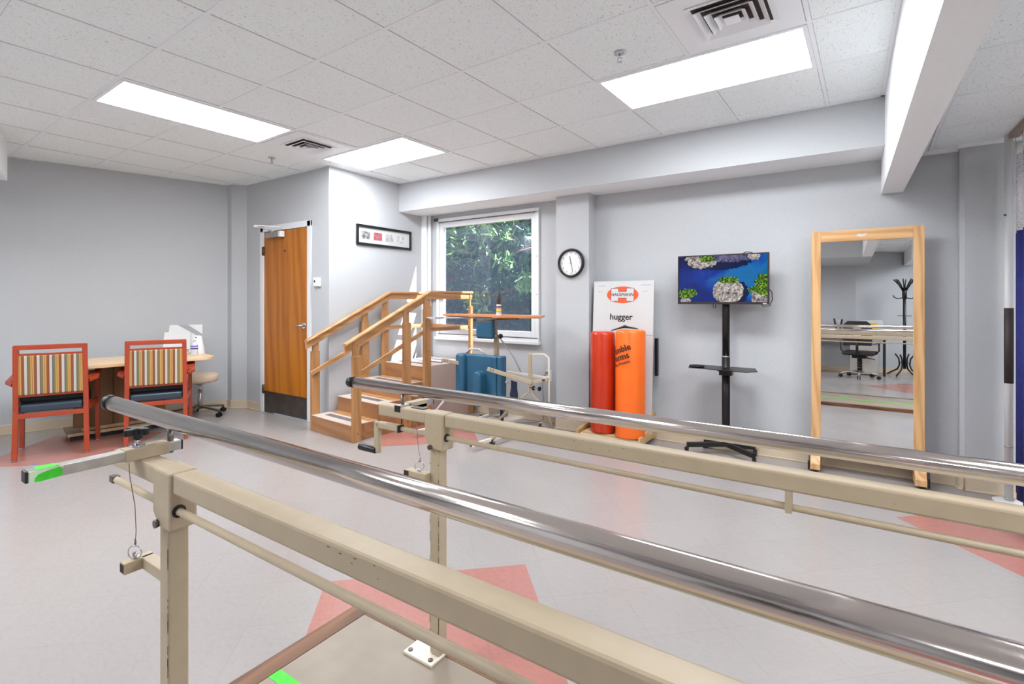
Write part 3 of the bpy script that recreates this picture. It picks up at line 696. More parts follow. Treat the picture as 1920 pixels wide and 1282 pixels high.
        MB().cyl((rx + .003, ry, rz_ + .02), (rx + .004, ry, rz_ + .038), .0026, n=8).build('wire_crimp', M['alu'], t, True)
        # chipped paint
        ch = MB(); random.seed(11 if side == 'near' else 12)
        for k in range(26):
            z_ = random.uniform(.1, .82) if side == 'far' else random.uniform(.3, .75); l_ = random.uniform(.004, .03)
            w_ = random.uniform(.001, .0025)
            ch.box((xp + h - w_ - .001, yp - h - .0004, z_), (xp + h - .0005, yp - h + .0002, z_ + l_))
            if side == 'far' and k % 2: ch.box((xp - h, yp - h - .0004, z_), (xp - h + w_, yp - h, z_ + l_))
        for k in range(9):
            x_ = random.uniform(-.9, .1); z_ = zt - random.uniform(.008, .03); ch.box((x_, yp - .0265, z_), (x_ + random.uniform(.002, .007), yp - .0255, z_ + random.uniform(.0006, .0014)))
        ch.build('paint_chips', M['rust'], t, True)['kind'] = 'stuff'
parallel_bars()

# ------------------------------------------------------------------ training stairs
def stairs():
    t = thing('training_stairs', 'wooden training stairs with two handrails against the picture wall', 'stairs', (-3.93, 3.12, 0), R(-5))
    # local frame: x to the left is negative (width .70), y goes up the flight
    Wd = .70; RH = .155; D = .30; YE = 1.66
    fr = MB(); fr.box((-Wd, 0, 0), (0, .02, RH)); fr.box((-.02, .02, 0), (0, D, RH)); fr.box((-Wd, .02, 0), (-Wd + .02, D, RH))
    fr.build('lower_box', M['stair_x'], t, bevel=.002)
    for k in range(1, 4):
        y0 = k * D + (.03 if k == 3 else 0); y1 = YE if k == 3 else y0 + D; z0 = 0; z1 = RH * (k + 1)
        m = MB(); m.box((-Wd, y0, 0 if k == 1 else RH * k - .01), (0, y0 + .02, z1)); m.box((-.02, y0 + .02, 0), (0, y1, z1)); m.box((-Wd, y0 + .02, 0), (-Wd + .02, y1, z1))
        if k == 3: m.box((-Wd, YE - .02, 0), (0, YE, z1))
        m.build('step_box', M['stair_x'], t, bevel=.002)
        if k == 3: B((-.002, y0 + .02, 0), (.003, y1, z1)).build('side_panel', M['sidepanel'], t)['label'] = 'pale beige side panel'
    for k in range(4):
        y0 = k * D + (.03 if k == 3 else 0); y1 = YE if k == 3 else y0 + D; z = RH * (k + 1)
        tr = B((-Wd, y0 - .003, z), (.002, y1, z + .008)).build('tread', M['tread'], t, bevel=.002)
        B((-Wd, y1 - .10, z + .0081), (.0, y1 - .002, z + .0085)).build('tread_back', M['stair_y'], tr) if k < 3 else None
        if k < 3: B((-Wd + .10, y0 + .085, z + .008), (-.10, y0 + .155, z + .0100)).build('grip_strip', M['grip'], tr)
        else:
            for q in range(3): B((-Wd + .08, y0 + .12 + q * .2, z + .008), (-.10, y0 + .19 + q * .2, z + .010)).build('grip_strip', M['grip'], tr)
    yb_ = .99; z0, z1 = .945, 1.462
    for nm, xs, dr in (('near', .022, 1), ('far', -Wd - .022, -1)):
        posts = [0.045, .655, .935, YE - .03]
        for k, py in enumerate(posts):
            zt = z0 + (z1 - z0) * min(1, (py + .07) / (yb_ + .07)) - .03
            x0, x1 = (0, .04) if dr > 0 else (-Wd - .04, -Wd)
            zl = zt - .16
            w_ = .045 if k < 3 else .02
            m = MB(); m.box((x0, py - w_, 0), (x1, py + w_, zl)); 
            m2x = (x0 + .0, x0 + .022) if dr > 0 else (x1 - .022, x1)
            m.box((m2x[0], py - w_ + .008, zl), (m2x[1], py + w_ - .012, zt))
            m.box((x0, py - w_, zl - .001), (x1, py + w_, zl + .012))
            po = m.build('post', M['stair'], t, bevel=.003)
            for zz in (zt - .05, .08, (z0 + zt) / 2 - .38): MB().cyl((x1 - .001 if dr > 0 else x1 - .001, py, zz), (x1 + .003, py, zz), .006, n=10).build('screw', M['kick'], po)
        xr = .0 if dr > 0 else -Wd
        # top rail: sloped then level, board with rounded cap
        rl = MB()
        sec = [(-.014, -.095), (.014, -.095), (.014, -.03), (.030, -.028), (.033, -.012), (.026, 0), (-.026, 0), (-.033, -.012), (-.030, -.028), (-.014, -.03)]
        xc = xr + (-.010 if dr > 0 else .010) + (.008 * dr)
        path = [(-.07, z0), (yb_, z1), (YE + .01, z1)]
        rings = []
        for i, (y_, z_) in enumerate(path): rings.append([Vector((xc + a, y_ + (0.0), z_ + b_)) for a, b_ in sec])
        n = len(sec); vs = [v for r_ in rings for v in r_]; fs = []
        for i in range(2): fs += [(i * n + j, i * n + (j + 1) % n, (i + 1) * n + (j + 1) % n, (i + 1) * n + j) for j in range(n)]
        fs += [tuple(range(n - 1, -1, -1)), tuple(range(2 * n, 3 * n))]
        rl.add(vs, fs); rl.build('handrail', M['stair_y'], t, bevel=.003)
        mr = MB(); mr.bar((xc, -.02, z0 - .355), (xc, .955, z1 - .43), .022, .045); mr.bar((xc, .95, z1 - .43), (xc, YE - .02, z1 - .43), .022, .045)
        mr.build('mid_rail', M['stair_y'], t, bevel=.003)
    m = MB(); m.box((-Wd - .0, YE - .01, z1 - .09), (0, YE + .02, z1 - .005)); m.build('end_rail', M['stair_x'], t, bevel=.004)
    m = MB(); m.box((-Wd - .0, YE - .01, z1 - .455), (0, YE + .012, z1 - .41)); m.build('end_rail', M['stair_x'], t, bevel=.003)
stairs()

# ------------------------------------------------------------------ standing frame
def stander():
    t = thing('patient_stander', 'cream tubular standing frame with blue padded seat and chest pad by the window', 'standing frame', (-3.0, 4.15, 0))
    C_, P_ = M['cream'], M['padblue']
    def tb(nm, pts, r=.014, mat=C_, n=10): return MB().tube(pts, r, n).build(nm, mat, t, True)
    def sq(nm, p, q, w=.028, mat=C_): return MB().bar(p, q, w, w).build(nm, mat, t, True, bevel=.003)
    # base rails on the floor (square tubes with dark open ends)
    for nm, a, b in (('base_rail', (-2.80, 3.53, .055), (-2.70, 4.30, .055)), ('base_rail', (-3.55, 3.56, .055), (-3.45, 4.35, .055))):
        r_ = sq(nm, a, b, .03, M['palecream']); d_ = (Vector(b) - Vector(a)).normalized()
        MB().bar(Vector(a) - d_ * .002, Vector(a) + d_ * .004, .022, .022).build('tube_opening', M['darkgap'], r_, True)
    sq('cross_rail', (-3.47, 4.2, .075), (-2.71, 4.2, .075), .035)
    def caster(x, y, s=1):
        w_ = MB(); w_.cyl((x - .012, y, .032), (x + .012, y, .032), .032, n=20); w_ = w_.build('caster', M['black'], t, True)
        m = MB(); m.box((x - .018, y - .012, .03), (x - .014, y + .02, .078)); m.box((x + .014, y - .012, .03), (x + .018, y + .02, .078)); m.box((x - .02, y - .016, .074), (x + .02, y + .024, .08)); m.cyl((x - .02, y, .032), (x + .02, y, .032), .01, n=10); m.build('caster_fork', C_, w_, True)
        m = MB(); m.bar((x + .015, y + .02, .07), (x + .05, y - .02, .045), .02, .008); m.build('brake_lever', M['alu'], w_, True)
    for x, y in ((-2.76, 3.80), (-3.51, 3.80), (-2.66, 4.52), (-3.42, 4.5)): caster(x, y)
    # foot plate and shroud
    B((-3.25, 4.22, .10), (-2.85, 4.5, .125)).build('foot_plate', M['palecream'], t, True, bevel=.006)
    B((-3.16, 4.28, .125), (-3.0, 4.42, .33)).build('actuator_housing', M['alu'], t, True, bevel=.01)
    # column with chest pad on top
    sq('column', (-3.07, 4.30, .12), (-3.07, 4.30, .99), .042)
    cp = MB().box((-3.245, 4.16, .955), (-3.02, 4.225, 1.155)).build('chest_pad', P_, t, True, bevel=.028, seg=5)
    MB().ball((-2.975, 4.24, .985), .026, 14).build('adjuster_knob', M['black'], t, True)
    MB().cyl((-3.06, 4.26, .985), (-2.98, 4.24, .985), .008).build('knob_stem', M['chrome'], t, True)
    # padded seat back: wide panel, side bolsters and centre pommel
    x0, x1, y0, z0, z1 = -3.365, -2.80, 4.02, .30, .805
    sp = MB().box((x0 + .06, y0, z0), (x1 - .02, y0 + .07, z1)).build('seat_panel', P_, t, True, bevel=.02, seg=4)
    MB().box((x0, y0 - .05, z0), (x0 + .115, y0 + .08, z1 + .002)).build('side_bolster', P_, sp, True, bevel=.03, seg=5)
    MB().box((x1 - .10, y0 - .035, z0), (x1 - .055, y0 + .01, z1 - .0)).build('side_bolster', P_, sp, True, bevel=.02, seg=5)
    MB().box((x1 - .058, y0 - .02, z0), (x1 - .0, y0 + .08, z1 + .0)).build('side_bolster', P_, sp, True, bevel=.016, seg=5)
    m = MB(); px = -3.055
    pts = [(px - .045, z0), (px + .055, z0), (px + .055, .60)] + [(px + .005 + .05 * math.cos(a), .60 + .05 * math.sin(a)) for a in [PI * i / 10 for i in range(1, 10)]] + [(px - .045, .60)]
    m.prism(pts, y0 - .10, y0 + .03, 'y'); m.build('pommel', P_, sp, True, bevel=.022, seg=4)
    tb('back_frame', [(-3.33, 4.12, .80), (-3.28, 4.12, .845), (-3.16, 4.12, .85), (-3.08, 4.12, .80)], .012, M['grey_tube'])
    # padded arms: flat cream bars pointing to the room
    for a, b in (((-3.42, 3.83, .752), (-3.27, 4.05, .69)), ((-2.865, 3.86, .700), (-2.53, 4.12, .565))):
        am = MB().bar(a, b, .022, .038).build('push_arm', C_, t, True, bevel=.004)
        d_ = (Vector(b) - Vector(a)).normalized()
        for k in (.03, .055): MB().bar(Vector(a) + d_ * k, Vector(a) + d_ * (k + .006), .0235, .030).build('slot', M['rust'], am, True)
    # right hand support: upright with bent hoop, Y shaped strut
    sq('upright', (-2.555, 4.14, .50), (-2.555, 4.14, .835), .03)
    m = MB()
    for k in range(8): m.cyl((-2.553, 4.1235, .60 + k * .028), (-2.553, 4.125, .60 + k * .028), .003, n=8)
    m.build('adjustment_hole', M['rust'], t, True)['kind'] = 'stuff'
    tb('hoop', [(-2.555, 4.15, .825), (-2.50, 4.17, .835), (-2.43, 4.2, .832), (-2.395, 4.22, .80), (-2.39, 4.22, .60), (-2.39, 4.22, .25)], .010, M['palecream'])
    sq('side_bar', (-2.88, 4.22, .625), (-2.38, 4.2, .61), .022, M['palecream']); sq('side_bar', (-2.56, 4.14, .555), (-2.375, 4.18, .60), .030, C_)
    B((-2.425, 4.145, .585), (-2.40, 4.155, .603)).build('label_plate', M['kick'], t, True)
    tb('strut', [(-2.555, 4.13, .52), (-2.56, 4.13, .47), (-2.70, 4.10, .36), (-2.95, 4.02, .07)], .012)
    tb('strut', [(-2.555, 4.14, .48), (-2.53, 4.15, .43), (-2.41, 4.2, .33), (-2.39, 4.3, .07)], .012)
    tb('strut', [(-3.05, 4.32, .97), (-2.92, 4.42, .74), (-2.86, 4.45, .60)], .008, M['grey_tube'])
    tb('strut', [(-3.38, 4.1, .42), (-3.52, 3.98, .30), (-3.62, 3.80, .07)], .012, M['grey_tube'])
    tb('strut', [(-2.99, 4.30, .17), (-3.25, 4.0, .12), (-3.47, 3.78, .08)], .012, M['grey_tube'])
    kb = MB().cyl((-2.55, 4.12, .515), (-2.465, 4.10, .515), .006).build('axle', M['chrome'], t, True)
    for xx in (-2.50, -2.435): MB().cyl((xx, 4.105, .515), (xx + .012, 4.103, .515), .021, n=20).build('hand_wheel', M['black'], kb, True)
    MB().ball((-2.775, 4.06, .555), .020, 12).build('pivot', M['alu'], t, True)
    MB().prism([(-2.735, .575), (-2.665, .56), (-2.665, .50), (-2.655, .44), (-2.66, .38), (-2.715, .31), (-2.75, .43), (-2.735, .50)], 4.075, 4.080, 'y').build('strap', M['strapnavy'], t, True)
    MB().bar((-2.79, 4.05, .63), (-2.66, 4.075, .585), .03, .006).build('strap_loop', M['strapnavy'], t, True)
    MB().prism([(-2.885, .26), (-2.845, .26), (-2.84, .12), (-2.875, .12)], 4.10, 4.104, 'y').build('strap', M['strapnavy'], t, True)
    # tray on slide bars
    tr = MB(); cx, cy, zt = -3.03, 4.17, 1.205
    poly = [(-3.775, 4.28), (-3.74, 4.45), (-2.55, 4.42), (-2.42, 4.12), (-2.46, 4.06), (-2.80, 3.93), (-2.86, 3.93), (-2.90, 4.05), (-3.00, 4.13), (-3.2, 4.14), (-3.70, 4.17)]
    tray = tr.prism(poly, zt - .022, zt, 'z').build('tray', M['traytop'], t, True, bevel=.003)
    B((-3.70, 3.95, 1.158), (-3.62, 4.40, 1.176)).build('slide_bar', M['grey_tube'], t, True); 
    MB().bar((-3.80, 4.02, 1.168), (-3.30, 4.26, 1.168), .03, .014).build('slide_bar', M['grey_tube'], t, True)
    sb = MB().bar((-2.98, 3.82, 1.166), (-2.80, 4.30, 1.168), .034, .016).build('slide_bar', M['tablebase'], t, True); MB().bar((-2.984, 3.81, 1.166), (-2.98, 3.82, 1.166), .035, .017).build('end_cap', M['black'], sb, True)
    sq('tray_support', (-3.07, 4.26, 1.16), (-3.07, 4.30, .95), .03)
stander()
def bottle():
    t = thing('squeeze_bottle', 'tall dark tapered bottle with yellow and pink bands standing on the tray', 'bottle', (-2.855, 4.04, 1.206))
    MB().lathe([(.0, 0), (.026, 0), (.027, .004), (.025, .055), (.0245, .058)]).build('base', M['white'], t)
    MB().lathe([(.0262, .012), (.0262, .028)]).build('purple_band', plain('purple_band', srgb(86, 50, 120), .4), t)
    MB().lathe([(.0258, .034), (.0252, .062)]).build('yellow_band', M['yellow'], t)
    MB().lathe([(.0242, .062), (.0235, .110)]).build('neck', plain('pale_pink', srgb(226, 196, 196), .5), t)
    MB().lathe([(.0245, .080), (.0242, .092)]).build('dark_band', M['black'], t)
    MB().lathe([(.0245, .110), (.013, .235), (.012, .238), (.0, .238)]).build('cap', plain('dark_grey', srgb(74, 72, 74), .4), t)
bottle()

# ------------------------------------------------------------------ wooden rack with bolsters
def hugger():
    t = thing('bolster_rack', 'tall white board with red oval H emblem on a wheeled plywood base', 'rack', (-1.85, 4.60, 0))
    b_ = MB()
    MB().box((-2.13, 4.37, .075), (-1.545, 4.80, .093)).build('shelf', M['ply'], t, True, bevel=.002)
    B((-2.13, 4.365, .05), (-1.545, 4.385, .093)).build('front_strip', M['ply'], t, True)
    for x in (-2.155, -1.545):
        pr_ = [(4.355, .045), (4.815, .045), (4.815, .24)] + [(4.76 + .055 * math.cos(a), .24 + .055 * math.sin(a)) for a in [PI * i / 8 for i in range(1, 8)]] + [(4.70, .20), (4.62, .14), (4.355, .12)]
        MB().prism(pr_, x - .010, x + .010, 'x').build('side_panel', M['plyend'], t, True, bevel=.002)
    for x in (-2.10, -1.60):
        for y in (4.42, 4.76): MB().cyl((x - .012, y, .022), (x + .012, y, .022), .022, n=16).build('caster', M['black'], t, True)
    for x in (-2.10, -1.60):
        for y in (4.42, 4.76): B((x - .016, y - .01, .02), (x + .016, y + .02, .075)).build('caster_fork', M['kick'], t, True)
    # board leaning slightly back
    lean = math.atan2(.10, 1.45)
    mt = Matrix.Translation((-1.838, 4.625, .095)) @ Matrix.Rotation(-lean, 4, 'X')
    MB().box((-.31, 0, 0), (.31, .022, 1.455), mt).xf(Matrix.Translation((1.85, -4.60, 0))).build('board', M['boardwhite'], t, bevel=.002)
    base = Matrix.Translation((1.85, -4.60, 0)) @ mt
    fm = base @ Matrix.Rotation(R(90), 4, 'X')      # text plane: x across, y up, facing the room
    def at(x, z, e=.0005): return fm @ Matrix.Translation((x, z, e))
    bd = t.children[-1]
    red = plain('emblem_red', srgb(240, 84, 36), .4); ink = plain('emblem_ink', srgb(40, 28, 24), .5)
    n = 48
    def flat(nm, pts, mat, e0, e1): 
        m = MB().prism(pts, e0, e1, 'z'); m.xf(fm); return m.build(nm, mat, bd)
    zc = 1.318; o_ = lambda a, b_: (a - .003, zc + b_)
    flat('emblem_oval', [o_(.163 * math.cos(2 * PI * i / n), .083 * math.sin(2 * PI * i / n)) for i in range(n)], red, .0004, .0012)
    H = lambda w, h, g, k: [o_(*p) for p in ((-w, -h), (-w + g, -h), (-w + g, -k), (w - g, -k), (w - g, -h), (w, -h), (w, h), (w - g, h), (w - g, k), (-w + g, k), (-w + g, h), (-w, h))]
    flat('emblem_outline', H(.120, .066, .080, .033), ink, .0012, .0018)
    flat('emblem_h', H(.1165, .0625, .073, .0295), M['boardwhite'], .0018, .0024)
    text_mesh('lettering', 'HAUSMANN', .042, ink, bd, at(-.003, zc, .0028), .0003, bold=.0008, sx=.98)
    text_mesh('lettering', 'hugger', .086, ink, bd, at(-.012, 1.098, .0008), .0003, bold=.0022, sx=1.0)
    for x_, z_ in ((-.25, 1.35), (-.225, 1.35), (.215, 1.35), (.24, 1.352)): MB().cyl((0, 0, .0005), (0, 0, .002), .004, n=10).xf(at(x_, z_, 0)).build('screw', M['kick'], bd)
    for x_, z_, w_ in ((-.225, 1.408, .065), (.225, 1.412, .09), (-.27, .93, .05), (.27, .93, .07)):
        m = MB(); random.seed(int(w_ * 1000)); q = -w_ / 2
        while q < w_ / 2:
            l_ = random.uniform(.003, .008); m.box((q, -random.uniform(.002, .004), .0004), (q + l_, random.uniform(.002, .004), .0009)); q += l_ + .002
        m.xf(at(x_, z_, 0)); m.build('small_print', M['grey_paper'], bd)['kind'] = 'stuff'
    # dark ridged strip behind the board and strap tail on top of the rolls
    s_ = MB()
    s_.box((-1.535, 4.76, .63), (-1.508, 4.80, .99))
    for k in range(7): s_.cyl((-1.515, 4.755, .66 + k * .05), (-1.515, 4.75, .66 + k * .05), .006, n=8)
    s_.build('ridged_strip', M['black'], t, True)
hugger()
def bolster(name, x0, y0, x1, y1, r, z0, z1, mat, label):
    t = thing(name, label, 'bolster', (x0, y0, z0), 0, 'foam bolsters on the rack'); 
    a = Vector((0, 0, 0)); b_ = Vector((x1 - x0, y1 - y0, z1 - z0)); L = b_.length
    rot = b_.to_track_quat('Z', 'Y').to_matrix().to_4x4()
    prof = [(0, 0), (r - .02, 0)] + [(r - .02 + .02 * math.sin(R(a_)), .02 - .02 * math.cos(R(a_))) for a_ in (30, 60, 90)] + [(r, L - .025)] + [(r - .025 + .025 * math.cos(R(a_)), L - .025 + .025 * math.sin(R(a_))) for a_ in (30, 60, 90)] + [(0, L)]
    MB().lathe(prof, n=48, mat=rot).build('roll', mat, t); return t
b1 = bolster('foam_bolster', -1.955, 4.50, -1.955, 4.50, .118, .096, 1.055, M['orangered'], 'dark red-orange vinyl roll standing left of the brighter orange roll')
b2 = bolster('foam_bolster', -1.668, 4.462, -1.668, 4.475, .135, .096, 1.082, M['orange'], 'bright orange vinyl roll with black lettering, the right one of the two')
def curved_text(parent, s, size, r, zc, ang0, mat, slope=R(20), bold=.002, xoff=0):
    o = text_mesh('lettering', s, size, mat, parent, Matrix.Rotation(slope, 4, 'Z'), .0, bold=bold, sx=1, align='LEFT')
    o.data.materials.clear(); o.data.materials.append(mat)
    bm = bmesh.new(); bm.from_mesh(o.data); bmesh.ops.triangulate(bm, faces=bm.faces); bmesh.ops.subdivide_edges(bm, edges=[e for e in bm.edges if e.calc_length() > .02], cuts=2)
    for v in bm.verts:
        a = ang0 + (v.co.x + xoff) / r; z = zc + v.co.y; v.co = Vector(((r + .0012) * math.sin(a), -(r + .0012) * math.cos(a), z))
    bm.to_mesh(o.data); bm.free(); return o
ink2 = plain('roll_ink', srgb(40, 24, 20), .5)
# the roll is turned so the first letter wraps around its left side
curved_text(b2, 'Tumble', .080, .135, .762, R(-76), ink2, bold=.002)
curved_text(b2, 'Forms', .080, .135, .700, R(-66), ink2, bold=.002)
curved_text(b2, 'from Preston', .036, .135, .648, R(-58), ink2, bold=.001)
tag(MB().tube([(-1.88, 4.52, 1.065), (-1.82, 4.53, 1.085), (-1.77, 4.53, 1.10), (-1.74, 4.52, 1.108), (-1.70, 4.50, 1.103), (-1.62, 4.50, 1.094), (-1.60, 4.49, 1.090)], [.004, .007, .010, .016, .010, .006, .003], 8).build('webbing_strap', M['black']), 'crumpled black strap lying on top of the two rolls', 'strap')

# ------------------------------------------------------------------ television stand and television
def tv_stand():
    t = thing('tv_stand', 'black metal pole stand on four wheeled legs with a small shelf', 'stand', (-.885, 4.71, 0))
    K = M['blackm']
    MB().cyl((0, 0, .09), (0, 0, .86), .034, n=28).build('pole', K, t); MB().cyl((0, 0, .86), (0, 0, 1.62), .031, n=28).build('pole', K, t)
    MB().lathe([(.0345, .858), (.036, .862), (.036, .866), (.031, .868)]).build('pole_ring', M['chrome'], t)
    m = MB(); m.box((-.06, -.05, .085), (.06, .05, .11)); m.build('hub_plate', K, t, bevel=.003)
    for (x, y) in ((-.30, -.14), (.25, -.17), (-.2, .10), (.22, .10)):
        m = MB(); m.bar((0, 0, .093), (x, y, .075), .035, .040); m.build('leg', K, t, bevel=.003)
        c = MB(); c.cyl((x - .012, y, .024), (x - .004, y, .024), .024, n=18); c.cyl((x + .004, y, .024), (x + .012, y, .024), .024, n=18); c = c.build('caster', M['black'], t)
        MB().box((x - .014, y - .018, .022), (x + .014, y + .018, .056)).build('caster_fork', M['black'], c); MB().cyl((x - .013, y, .024), (x + .013, y, .024), .006, n=10).build('wheel_pin', M['chrome'], c)
    s = MB(); s.prism([(-.27, -.20), (.20, -.26), (.275, -.16), (.23, .04), (-.20, .04), (-.285, -.12)], .765, .771, 'z'); s = s.build('shelf', K, t, bevel=.002)
    B((-.05, -.045, .70), (.055, .045, .765)).build('shelf_clamp', K, t, bevel=.003)
    MB().bar((-.05, -.04, .735), (-.12, -.06, .765), .008, .008).build('shelf_brace', K, t)
    MB().bar((.05, -.04, .735), (.09, -.06, .765), .01, .01).build('shelf_brace', K, t)
    m = MB(); m.box((-.10, -.035, 1.33), (-.075, -.02, 1.70)); m.box((.03, -.035, 1.33), (.055, -.02, 1.70)); m.box((-.10, -.034, 1.45), (.055, -.025, 1.60)); m.build('mount_bracket', K, t)
tv_stand()
tag(MB().lathe([(0, 0), (.055, .0), (.066, .006), (.062, .014), (0, .017)], (-1.10, 4.58, .7715), 28).build('remote_tray', M['black']), 'flat round black item lying on the left of the stand shelf', 'accessory')
def tv_screen_mat():
    m = bpy.data.materials.new('screen_picture'); m.use_nodes = True; nt = m.node_tree; nt.nodes.clear()
    o = N(nt, 'ShaderNodeOutputMaterial'); e = N(nt, 'ShaderNodeEmission'); g = N(nt, 'ShaderNodeBsdfGlossy'); g.inputs['Roughness'].default_value = .1
    ms = N(nt, 'ShaderNodeMixShader'); ms.inputs[0].default_value = .04
    tc = N(nt, 'ShaderNodeTexCoord'); sp = N(nt, 'ShaderNodeSeparateXYZ'); nt.links.new(tc.outputs['Object'], sp.inputs[0])
    L = nt.links.new
    def math_(op, a, b=None, c=None):
        n = N(nt, 'ShaderNodeMath', operation=op)
        for i, v in enumerate((a, b, c)):
            if v is None: continue
            if isinstance(v, (int, float)): n.inputs[i].default_value = v
            else: L(v, n.inputs[i])
        return n.outputs[0]
    # u,v in 0..1 across the panel
    u = math_('MULTIPLY_ADD', sp.outputs[0], 1 / .70, .5); v = math_('MULTIPLY_ADD', sp.outputs[2], 1 / .395, 0)
    def noise(scale, detail=4, dist=0):
        n = N(nt, 'ShaderNodeTexNoise'); n.inputs['Scale'].default_value = scale; n.inputs['Detail'].default_value = detail; n.inputs['Distortion'].default_value = dist; L(tc.outputs['Object'], n.inputs[0]); return n.outputs[0]
    nb = noise(5, 3, .3); nf = noise(14, 4); n3 = noise(38, 5)
    water = ramp(nt, [(0, srgb(6, 18, 92)), (.3, srgb(8, 50, 150)), (.5, srgb(20, 110, 180)), (.75, srgb(6, 100, 130)), (1, srgb(2, 50, 70))])
    wv = math_('ADD', math_('MULTIPLY', u, .55), math_('MULTIPLY', nb, .8)); wv = math_('SUBTRACT', wv, .22); 
    dv = math_('ABSOLUTE', math_('SUBTRACT', v, math_('MULTIPLY_ADD', u, .12, .44))); wv = math_('SUBTRACT', wv, math_('MULTIPLY', dv, .55))
    L(wv, water.inputs[0]); col = water.outputs[0]
    def blend(col, mask, newc):
        mx = N(nt, 'ShaderNodeMix', data_type='RGBA'); L(mask, mx.inputs[0]); L(col, mx.inputs[6]); L(newc, mx.inputs[7]); return mx.outputs[2]
    def ell(cx, cy, rx, ry, wob=.5, ns=nf):
        a = math_('POWER', math_('ABSOLUTE', math_('DIVIDE', math_('SUBTRACT', u, cx), rx)), 2.2); b = math_('POWER', math_('ABSOLUTE', math_('DIVIDE', math_('SUBTRACT', v, cy), ry)), 2.2)
        d = math_('ADD', math_('ADD', a, b), math_('ADD', math_('MULTIPLY', math_('SUBTRACT', ns, .5), wob * 3), math_('MULTIPLY', math_('SUBTRACT', n3, .5), wob * 4))); return math_('LESS_THAN', d, 1)
    rk = N(nt, 'ShaderNodeTexVoronoi'); rk.inputs['Scale'].default_value = 75; L(tc.outputs['Object'], rk.inputs[0])
    nr = noise(60, 5)
    rr = ramp(nt, [(.36, srgb(40, 36, 42)), (.47, srgb(120, 112, 116)), (.56, srgb(178, 168, 160)), (.68, srgb(226, 216, 204))]); L(math_('ADD', math_('ADD', math_('MULTIPLY', rk.outputs[0], .22), math_('MULTIPLY', nr, .42)), math_('MULTIPLY', noise(22, 3), .42)), rr.inputs[0])
    gr = ramp(nt, [(.40, srgb(20, 44, 14)), (.5, srgb(64, 108, 22)), (.62, srgb(138, 178, 40))]); L(noise(70, 5), gr.inputs[0])
    rr2 = ramp(nt, [(.36, srgb(24, 24, 48)), (.5, srgb(86, 82, 120)), (.68, srgb(140, 134, 160))]); L(math_('ADD', math_('MULTIPLY', nr, .6), math_('MULTIPLY', noise(22, 3), .42)), rr2.inputs[0])
    dk = ramp(nt, [(0, srgb(4, 18, 60)), (1, srgb(6, 24, 74))]); 
    col = blend(col, ell(.42, .90, .40, .20, .3), dk.outputs[0])
    col = blend(col, ell(.62, .22, .19, .25, .3), dk.outputs[0])
    col = blend(col, ell(.28, .97, .19, .22, .5), rr.outputs[0]); col = blend(col, ell(.60, 1.03, .30, .16, .5), rr2.outputs[0]); col = blend(col, ell(.87, .98, .07, .09, .5), rr.outputs[0])
    col = blend(col, ell(.33, .97, .09, .09, .6), gr.outputs[0])
    col = blend(col, ell(.575, .24, .175, .27, .12), rr.outputs[0]); col = blend(col, ell(.58, .48, .12, .075, .5), gr.outputs[0])
    col = blend(col, ell(.09, .19, .12, .10, .6), gr.outputs[0]); col = blend(col, ell(.07, .03, .08, .05, .5), rr.outputs[0])
    col = blend(col, ell(.95, .10, .12, .22, .5), rr.outputs[0]); col = blend(col, ell(.97, .36, .10, .22, .6), gr.outputs[0]); col = blend(col, ell(.86, .27, .06, .07, .6), gr.outputs[0])
    L(col, e.inputs[0]); e.inputs[1].default_value = 1.0
    e.inputs[1].default_value = .85; L(e.outputs[0], ms.inputs[1]); L(g.outputs[0], ms.inputs[2]); L(ms.outputs[0], o.inputs[0]); return m
def tv():
    t = thing('television', 'flat television showing a blue sea bay with pale rocks', 'television', (-.905, 4.62, 1.322))
    bz = M['blackm']; w2, h2 = .370, .432
    m = MB(); m.box((-w2, .0, 0), (w2, .045, h2)); m.box((-.25, .045, .05), (.25, .054, .32)); m.build('housing', bz, t, bevel=.003)
    m = MB()
    for lo, hi in (((-w2, -.006, 0), (w2, .0, .020)), ((-w2, -.006, h2 - .010), (w2, 0, h2)), ((-w2, -.006, .020), (-w2 + .010, 0, h2 - .010)), ((w2 - .010, -.006, .020), (w2, 0, h2 - .010))): m.box(lo, hi)
    m.build('bezel', plain('bezel_grey', srgb(58, 52, 52), .3, .4), t)
    s = B((-w2 + .010, -.002, .0), (w2 - .010, 0, .402)).build('screen', tv_screen_mat(), t); s.location = (0, 0, .020)
    m = MB(); m.box((.325, -.0068, .006), (.355, -.006, .011)); m.build('badge', M['white'], t)
    MB().tube([(w2 - .01, .03, .14), (w2 + .018, .03, .10), (w2 + .022, .03, .04), (w2 - .0, .03, -.012), (w2 - .05, .03, -.014), (w2 - .06, .03, .004)], .0035, 8).build('cable', M['black'], t)
    MB().tube([(.16, .03, .43), (.19, .03, .446), (.23, .03, .440), (.25, .03, .43)], .0035, 8).build('cable', M['black'], t)
    for x in (-.062, .048):
        m = MB(); m.tube([(x - .010, .02, 0), (x - .010, .02, -.03), (x + .010, .02, -.03), (x + .010, .02, 0)], .003, 6); m.build('bracket_hook', M['black'], t)
tv()

